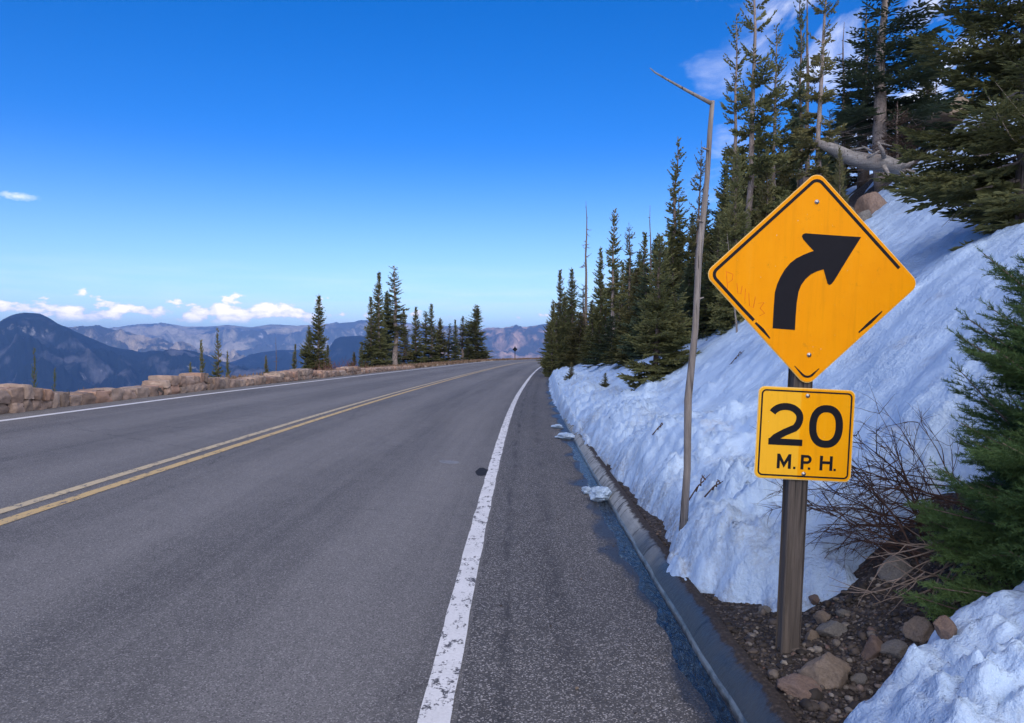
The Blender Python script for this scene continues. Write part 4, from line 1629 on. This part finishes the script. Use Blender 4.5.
# snow chunks on the shoulder
def snow_lump(px, py, wpx, hpx, seed, label, flat=.6):
    Y = CAMZ * F / (py - 352.2)
    X = (px - 512) / F * Y
    k = Y / F
    me = stone_mesh(seed, 5, .2, .45)
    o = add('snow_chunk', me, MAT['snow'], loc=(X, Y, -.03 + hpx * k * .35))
    o.scale = (wpx * k * .5, wpx * k * .42, hpx * k * .55)
    o.rotation_euler = (0, 0, seed)
    return tag(o, label, 'snow chunk', None)


snow_lump(600, 498, 26, 16, 3, 'largest lump of snow fallen on the shoulder beside the kerb')
snow_lump(587, 491, 14, 9, 9, 'small lump of snow touching the largest one on the shoulder')
snow_lump(566, 437, 26, 7, 5, 'flat snow slab across the gutter, the larger of the two far slabs')
snow_lump(557, 427, 16, 5, 6, 'thin flat snow slab in the gutter, the smaller and farthest one')


# dark tar spot and pale dried puddle on the lane
def patch(name, px, py, wpx, hpx, mat, seed):
    Y = CAMZ * F / (py - 352.2)
    for _ in range(4):
        X = (px - 512) / F * Y
        S_, T_ = road_st(np.array([X]), np.array([Y]))
        zr = float(np.where(T_ >= 0, e_of(S_) * T_, .033 * T_)[0])
        Y = (CAMZ - zr) * F / (py - 352.2)
    X = (px - 512) / F * Y
    rx, ry = wpx / 2 / F * Y, hpx / 2 / (F * CAMZ / Y / Y)
    vs = []
    for i in range(40):
        a = 2 * math.pi * i / 40
        k = 1 + .22 * mnoise.noise(Vector((math.cos(a) * 1.5, math.sin(a) * 1.5, seed)))
        x_, y_ = X + rx * k * math.cos(a), Y + ry * k * math.sin(a)
        S_, T_ = road_st(np.array([x_]), np.array([y_]))
        vs.append((x_, y_, float(np.where(T_ >= 0, e_of(S_) * T_, .033 * T_)[0]) + .003))
    return tag(add(name, new_mesh(name, vs, faces=[list(range(40))]), mat), kind='structure')


patch('road_patch', 482, 472.5, 13, 8, mat_plain('tar', (.028, .027, .030), .75, var=.5, scale=40), 2)
patch('road_patch', 449, 462.5, 20, 3.4, mat_plain('dried_puddle', (.26, .27, .29), .7, var=.7, scale=14), 7)
# dark twigs lying on the snow
for i, (px, py, L, a) in enumerate(((700, 498, .30, .6), (716, 492, .2, -.3), (738, 360, .3, 1.2), (660, 430, .2, .2), (903, 292, .42, .15), (880, 310, .2, 2.0))):
    p = hit(px, py)
    T = Tubes()
    for k in range(4):
        o0 = np.array([L * (.2 * k - .3), .01 * k, .012])
        d = np.array([math.cos(.8 * k - 1), math.sin(.8 * k - 1), .12]) if k else np.array([1, .1, .0])
        l_ = L if k == 0 else L * .35
        if k == 0:
            o0 = np.array([-L / 2, 0, .012])
        T.tube([o0, o0 + d * l_ * .5 + np.array([0, .02, .01]), o0 + d * l_], [.007, .005, .002], 5)
    o = add('twig', T.mesh('twig'), MAT['twig'], loc=(p.x, p.y, surf_z(p.x, p.y)))
    e_ = .25
    dzx = (surf_z(p.x + e_, p.y) - surf_z(p.x - e_, p.y)) / (2 * e_)
    o.rotation_euler = (0, -math.atan(dzx), 0)
    tag(o, 'small dark dead twig lying on the snow bank', 'twig', 'twigs lying on the snow')

# ------------------------------------------------------------------ bare shrub by the sign
def shrub(name, label, roots, mat, seed, group=None, parts=True):
    pass


rg_ = np.random.default_rng(91)
T = Tubes()
b0 = Vector(((972 - 512) / F * 3.98, 3.98, 0))
b0.z = surf_z(b0.x, b0.y)
print('shrub', b0)


def branch(T, p, d, L, r, depth, rg_, sag=.25, kids=4):
    n = 7
    pts, q, dd = [np.array(p)], np.array(p, float), np.array(d, float)
    for i in range(n):
        dd = dd + rg_.normal(size=3) * .10 + np.array([0, 0, -sag / n])
        dd /= np.linalg.norm(dd)
        q = q + dd * (L / n)
        pts.append(q.copy())
    T.tube(pts, [r * (1 - .75 * i / n) for i in range(n + 1)], 5 if depth == 0 else 4, cap=False)
    if depth < 2:
        for j in range(kids):
            i = rg_.integers(2, n + 1)
            base_d = pts[i] - pts[i - 1]
            base_d /= np.linalg.norm(base_d)
            nd = base_d + rg_.normal(size=3) * .42
            nd /= np.linalg.norm(nd)
            branch(T, pts[i], nd, L * rg_.uniform(.3, .55), r * .5, depth + 1, rg_, sag * .6, max(2, kids - 1))


tips = [(855, 475), (868, 455), (846, 520), (878, 515), (896, 470), (872, 540), (835, 505), (826, 555), (852, 555), (862, 412), (885, 425), (835, 455), (820, 470), (815, 490), (812, 515), (826, 500), (830, 530), (845, 470), (842, 545), (858, 520), (870, 500), (885, 470), (900, 440), (866, 560), (852, 436), (838, 485), (848, 505), (818, 540), (875, 540), (893, 505), (905, 480), (880, 575), (925, 430), (836, 517), (822, 455), (860, 484), (870, 455)]
for (px, py) in tips:
    tgt = at(px, py, b0.y + rg_.uniform(-.12, .4))
    st = b0 + Vector((rg_.uniform(-.38, .10), rg_.uniform(-.25, .25), 0))
    st.z = surf_z(st.x, st.y) - .02
    d = tgt - st
    L = d.length
    d = d / L
    dv = np.array(d) + np.array([0, 0, .16])
    branch(T, np.array(st - b0), dv / np.linalg.norm(dv), L * 1.0, rg_.uniform(.004, .0072), 0, rg_, .32, 6)
sh = thing('bare_shrub', 'leafless dark shrub arching left from the little spruce behind the sign plate', 'shrub', b0)
add('branches', T.mesh('branches'), MAT['twig'], sh)
T = Tubes()
for (a, b, c, d_) in ((955, 548, 880, 560), (950, 560, 905, 612), (955, 565, 918, 600), (945, 556, 896, 572), (958, 572, 930, 612), (930, 590, 882, 602), (948, 550, 900, 545), (960, 560, 890, 590), (962, 540, 885, 548), (940, 575, 868, 585), (966, 585, 900, 580), (950, 600, 925, 622)):
    p0 = at(a, b, b0.y - .45) - b0
    p1 = at(c, d_, b0.y - .60) - b0
    dv = np.array(p1 - p0)
    L = np.linalg.norm(dv)
    branch(T, np.array(p0), dv / L, L, .006, 1, rg_, .1, 3)
add('dead_limbs', T.mesh('dead_limbs'), MAT['twig_pale'], sh)

# reddish shrub beyond the road
x, y = on_offset(340, 10.4, 14, 150)
T = Tubes()
for i in range(260):
    a = rg_.uniform(0, 6.28)
    d = np.array([math.cos(a) * .55, math.sin(a) * .55, rg_.uniform(.5, 1.1)])
    p0 = np.array([rg_.normal() * .75, rg_.normal() * .3, 0])
    L = rg_.uniform(.5, 1.15)
    T.tube([p0, p0 + d * L * .5, p0 + d * L], [.013, .010, .004], 3, cap=False)
tag(add('bare_shrub', T.mesh('bare_shrub'), MAT['twig_red'], loc=(x, y, gz(x, y) - .05)), 'reddish leafless shrub beyond the road, right of the lone tall conifer', 'shrub')

# ------------------------------------------------------------------ stone wall
import bmesh


def wall():
    V, Q, C = [], [], []
    nv = 0
    n = 9
    g = np.linspace(-1, 1, n)
    # unit rounded block, cube sphere blend
    faces_v, faces_q = [], []
    k0 = 0
    for ax in range(3):
        for sg in (-1, 1):
            A_, B_ = np.meshgrid(g, g, indexing='ij')
            P = np.zeros((n, n, 3))
            P[..., ax] = sg
            P[..., (ax + 1) % 3] = A_
            P[..., (ax + 2) % 3] = B_
            faces_v.append(P.reshape(-1, 3))
            q_ = grid_quads(n, n) + k0
            faces_q.append(q_ if sg > 0 else q_[:, ::-1])
            k0 += n * n
    UV_, UQ = np.concatenate(faces_v), np.concatenate(faces_q)
    sph = UV_ / np.linalg.norm(UV_, axis=1)[:, None]
    rg_ = np.random.default_rng(15)

    def height(s):
        return np.interp(s, [-20, 13.3, 13.6, 17.6, 17.9, 20.0, 20.4, 25.6, 26, 29.2, 29.6, 34, 34.3, 37, 37.5, 60],
                         [.43, .43, .27, .27, .46, .46, .30, .28, .43, .41, .28, .28, .38, .36, .24, .18])

    s = -6.0
    cols = []
    while s < 52:
        hgt = float(height(s))
        rows_ = 1 if hgt < .3 else (2 if hgt < .48 else 2)
        zz = 0
        w0 = rg_.uniform(.24, .58)
        for r in range(rows_):
            hh = hgt / rows_ * rg_.uniform(.78, 1.2)
            splits = 2 if (rg_.uniform() < .25 and w0 > .45) else 1
            for k in range(splits):
                ws = w0 / splits
                cols.append((s + ws * (k + .5), ws, zz, hh))
            zz += hh
        s += w0
    for (s, w, z, hh) in cols:
        for back in (0, 1):
            off = rg_.uniform(0, 99, 3)
            blend = rg_.uniform(.2, .38)
            P = UV_ * (1 - blend) * .95 + sph * blend * 1.10
            dsp = fbm(UV_[:, 0] * 1.0 + off[0], UV_[:, 1] * 1.0 + off[1], UV_[:, 2] + off[2], 3)
            dsp2 = fbm(UV_[:, 0] * 3 + off[0], UV_[:, 1] * 3 + off[1], UV_[:, 2] * 3 + off[2], 2)
            P = P * (1 + .15 * dsp[:, None] + .06 * dsp2[:, None])
            P = P * np.array([.245, w * .53, hh * .54])
            a = rg_.normal() * .05
            c, sn = math.cos(a), math.sin(a)
            P = np.stack([P[:, 0], P[:, 1] * c - P[:, 2] * sn, P[:, 1] * sn + P[:, 2] * c], 1)
            t = 8.58 + .17 * back + rg_.normal() * .018
            X, Y, Z = road_pt(s, 8.2)
            nx, ny = np.interp(s, _s, _NX), np.interp(s, _s, _NY)
            cx_, cy_, _ = road_pt(s, t)
            # local axes: x -> lateral, y -> along
            PX = float(cx_) + P[:, 0] * nx + P[:, 1] * -ny
            PY = float(cy_) + P[:, 0] * ny + P[:, 1] * nx
            PZ = float(Z) - .02 + z + hh / 2 + P[:, 2]
            V.append(np.stack([PX, PY, PZ], 1))
            Q.append(UQ + nv)
            nv += len(UV_)
            tn = rg_.uniform(.55, 1.15)
            hue = rg_.uniform()
            base_c = np.array([.36, .28, .235]) * (1 - hue) + np.array([.31, .28, .26]) * hue
            if rg_.uniform() < .2:
                base_c = np.array([.38, .265, .21])
            C.append(np.repeat((base_c * np.array([1.18, 1.08, 1.0]) * tn)[None], len(UV_), 0))
    me = new_mesh('stone_wall', np.concatenate(V), quads=np.concatenate(Q), smooth=True)
    ca = me.color_attributes.new('tone', 'FLOAT_COLOR', 'POINT')
    cc = np.concatenate(C)
    if len(cc) == len(me.vertices):
        ca.data.foreach_set('color', np.concatenate([cc, np.ones((len(cc), 1))], 1).astype(np.float32).ravel())
    w_ = add('stone_wall', me, MAT['wall'])
    tag(w_, 'low wall of rough tan stones with raised blocks along the far edge of the road', 'wall')
    # mortar core
    sv_ = np.arange(-6, 51, .15)
    ring = []
    for s in sv_:
        hgt = float(min(height(s - .5), height(s), height(s + .5))) * .72
        _, _, zr = road_pt(s, 8.2)
        for (t, z) in ((8.42, -.1), (8.42, hgt), (8.90, hgt), (8.90, -.3)):
            x_, y_, _ = road_pt(s, t)
            ring.append((float(x_), float(y_), float(zr) + z))
    n_ = len(sv_)
    qs = []
    for i in range(n_ - 1):
        for k in range(3):
            qs.append((i * 4 + k, i * 4 + k + 1, (i + 1) * 4 + k + 1, (i + 1) * 4 + k))
    add('mortar', new_mesh('mortar', np.array(ring), quads=qs), MAT['mortar'], w_)


wall()

# dry brush along the far verge
rgb = np.random.default_rng(23)


def tufts(name, n, s_rng, t_fun, hgt, mat, blades_n=26):
    P, D, L, W = [], [], [], []
    for i in range(n):
        u01 = rgb.uniform()
        s = s_rng[0] * (s_rng[1] / s_rng[0]) ** u01
        t = t_fun(rgb)
        x, y, _ = road_pt(s, t)
        x, y = float(x), float(y)
        z = gz(x, y)
        k = hgt * rgb.uniform(.5, 1.25)
        for j in range(blades_n):
            a = rgb.uniform(0, 6.28)
            r_ = abs(rgb.normal()) * .5 * k
            P.append((x + r_ * math.cos(a) * .8, y + r_ * math.sin(a) * .8, z - .03))
            D.append((math.cos(a) * rgb.uniform(.1, .9), math.sin(a) * rgb.uniform(.1, .9), 1))
            L.append(k * rgb.uniform(.5, 1.1))
            W.append(.010 + s * .0006)
    V, Q = blades(np.array(P), np.array(D), np.array(L), np.array(W), 2, rgb)
    me = new_mesh(name, V, quads=Q)
    return tag(add(name, me, mat), kind='stuff')


tufts('dry_grass', 1500, (22, 130), lambda r: 8.75 + abs(r.normal()) * .9, .34, MAT['grass'])
tufts('wall_foot_grass', 260, (11, 60), lambda r: 8.9 + r.uniform(0, .8), .25, MAT['grass'], 14)
# scattered rocks at the far verge
N = 420
sS = np.exp(rgb.uniform(math.log(26), math.log(120), N))
tT = 8.5 + np.abs(rgb.normal(size=N)) * .5
X, Y, _ = road_pt(sS, tT)
sz = np.clip(rgb.lognormal(math.log(.10), .45, N), .04, .26)
scatter_pebbles('verge_rubble', np.stack([X, Y, ground_z(X, Y) + sz * .25], 1), sz, MAT['stone_tan'], seed=8)

# ------------------------------------------------------------------ haze
hz = bpy.data.meshes.new('haze')
bm = bmesh.new()
bmesh.ops.create_cube(bm, size=1)
for v in bm.verts:
    v.co = Vector((v.co.x * 36000, v.co.y * 36000, -1250 if v.co.z < 0 else 620))
bm.to_mesh(hz)
bm.free()
m = M('haze')
m.nt.nodes.remove(m.bsdf)
vol = m.n('ShaderNodeVolumePrincipled')
vol.inputs['Density'].default_value = 9.0e-5
vol.inputs['Color'].default_value = (.20, .44, 1.0, 1)
vol.inputs['Anisotropy'].default_value = .0
m.link(vol.outputs[0], m.out.inputs['Volume'])
tag(add('haze', hz, m.m), kind='stuff')

# ------------------------------------------------------------------ light
SUN = Vector((.10, -.90, .42)).normalized()
sl = bpy.data.lights.new('sun_fill', 'SUN')
sl.energy = 2.1
sl.angle = math.radians(105)  # disc widened far past the real one, added as broad fill from behind
sl.color = (1.0, .90, .79)
so = bpy.data.objects.new('sun_fill', sl)
COL.objects.link(so)
so.rotation_euler = SUN.to_track_quat('Z', 'Y').to_euler()

w = bpy.data.worlds.new('World')
scene.world = w
w.use_nodes = True
nt = w.node_tree
bg = nt.nodes['Background']
sky = nt.nodes.new('ShaderNodeTexSky')
sky.sky_type = 'NISHITA'
sky.sun_disc = False
sky.sun_elevation = math.asin(SUN.z)
sky.sun_rotation = math.atan2(SUN.x, SUN.y)
sky.altitude = 3000
sky.air_density = 1.0
sky.dust_density = .4
sky.ozone_density = 3.0


class W(M):
    def __init__(self):
        self.nt = nt


wm = W()
tc = nt.nodes.new('ShaderNodeTexCoord')
sx = nt.nodes.new('ShaderNodeSeparateXYZ')
nt.links.new(tc.outputs['Generated'], sx.inputs[0])
dx, dy, dz = sx.outputs
az = wm.math('ARCTAN2', dx, dy)
el = wm.math('ARCSINE', dz)
hs_ = nt.nodes.new('ShaderNodeHueSaturation')
hs_.inputs['Saturation'].default_value = 1.45
sat_ = wm.range(el, -.06, .29, .85, 1.36)
sat_.node.interpolation_type = 'SMOOTHSTEP'
nt.links.new(sat_, hs_.inputs['Saturation'])
nt.links.new(wm.range(el, .05, .26, .50, .513), hs_.inputs['Hue'])
nt.links.new(sky.outputs[0], hs_.inputs['Color'])
skyc = hs_.outputs[0]
# cumulus on the horizon
cv = nt.nodes.new('ShaderNodeCombineXYZ')
nt.links.new(wm.math('MULTIPLY', az, 34), cv.inputs[0])
nt.links.new(wm.math('MULTIPLY', el, 62), cv.inputs[1])
n1 = wm.noise(cv.outputs[0], 1.0, 7, .55)
cv2 = nt.nodes.new('ShaderNodeCombineXYZ')
nt.links.new(wm.math('MULTIPLY', az, 7), cv2.inputs[0])
n0 = wm.noise(cv2.outputs[0], 1.0, 2, .5)
peak = wm.math('MULTIPLY', wm.math('ABSOLUTE', wm.math('SUBTRACT', el, .048)), 10)
cov = wm.range(az, -.28, -.10, .045, -.10)
dens = wm.math('SUBTRACT', wm.math('ADD', wm.math('ADD', n1, wm.math('MULTIPLY_ADD', n0, .5, -.25)), cov), peak)
cum = wm.range(dens, .45, .51)
cum = wm.math('MULTIPLY', cum, wm.range(el, .034, .042))
cc = wm.mix(wm.range(dens, .45, .62), (7.5, 7.6, 8.4), (15, 13.6, 12.8))
# thin stratus streaks over the horizon
cv3 = nt.nodes.new('ShaderNodeCombineXYZ')
nt.links.new(wm.math('MULTIPLY', az, 5), cv3.inputs[0])
nt.links.new(wm.math('MULTIPLY', el, 60), cv3.inputs[1])
n3 = wm.noise(cv3.outputs[0], 1.0, 5, .6)
stx = wm.math('MULTIPLY', wm.range(n3, .42, .68, 0, .42), wm.math('MULTIPLY', wm.range(el, .01, .04), wm.range(el, .12, .05)))
# cirrus on the right, high up
cv4 = nt.nodes.new('ShaderNodeCombineXYZ')
nt.links.new(wm.math('DIVIDE', dx, wm.math('ADD', dz, .12)), cv4.inputs[0])
nt.links.new(wm.math('DIVIDE', dy, wm.math('ADD', dz, .12)), cv4.inputs[1])
mp = nt.nodes.new('ShaderNodeMapping')
mp.inputs['Rotation'].default_value = (0, 0, .7)
mp.inputs['Scale'].default_value = (2.6, 1.2, 1)
nt.links.new(cv4.outputs[0], mp.inputs['Vector'])
n4 = wm.noise(mp.outputs[0], 1.5, 8, .6, .5)
azw = wm.math('ADD', az, wm.math('MULTIPLY_ADD', n4, .5, -.25))
cir = wm.math('MULTIPLY', wm.range(n4, .46, .66), wm.math('MULTIPLY', wm.range(azw, .27, .50), wm.range(el, .10, .26)))
# one small cloud on the left
d1 = wm.math('MULTIPLY', wm.math('SUBTRACT', az, -.588), 42)
d2 = wm.math('MULTIPLY', wm.math('SUBTRACT', el, .173), 190)
rr2 = wm.math('SQRT', wm.math('ADD', wm.math('MULTIPLY', d1, d1), wm.math('MULTIPLY', d2, d2)))
n5 = wm.noise(cv.outputs[0], 4.0, 5, .6)
lone = wm.range(wm.math('SUBTRACT', wm.math('MULTIPLY_ADD', n5, 1.6, .15), rr2), 0, 1.0, 0, .7)
c = wm.mix(stx, skyc, (8.0, 8.4, 9.2))
c = wm.mix(cum, c, cc)
c = wm.mix(cir, c, (7.5, 7.6, 8.2))
c = wm.mix(lone, c, (8, 8, 8.6))
nt.links.new(c, bg.inputs['Color'])
bg.inputs['Strength'].default_value = .074

# ------------------------------------------------------------------ render settings
scene.render.engine = 'CYCLES'
scene.cycles.use_denoising = True
scene.cycles.max_bounces = 6
scene.cycles.transparent_max_bounces = 8
scene.cycles.volume_bounces = 0
scene.cycles.use_adaptive_sampling = True
scene.view_settings.view_transform = 'Standard'
scene.view_settings.look = 'None'
scene.view_settings.exposure = 1.4
scene.view_settings.gamma = 1
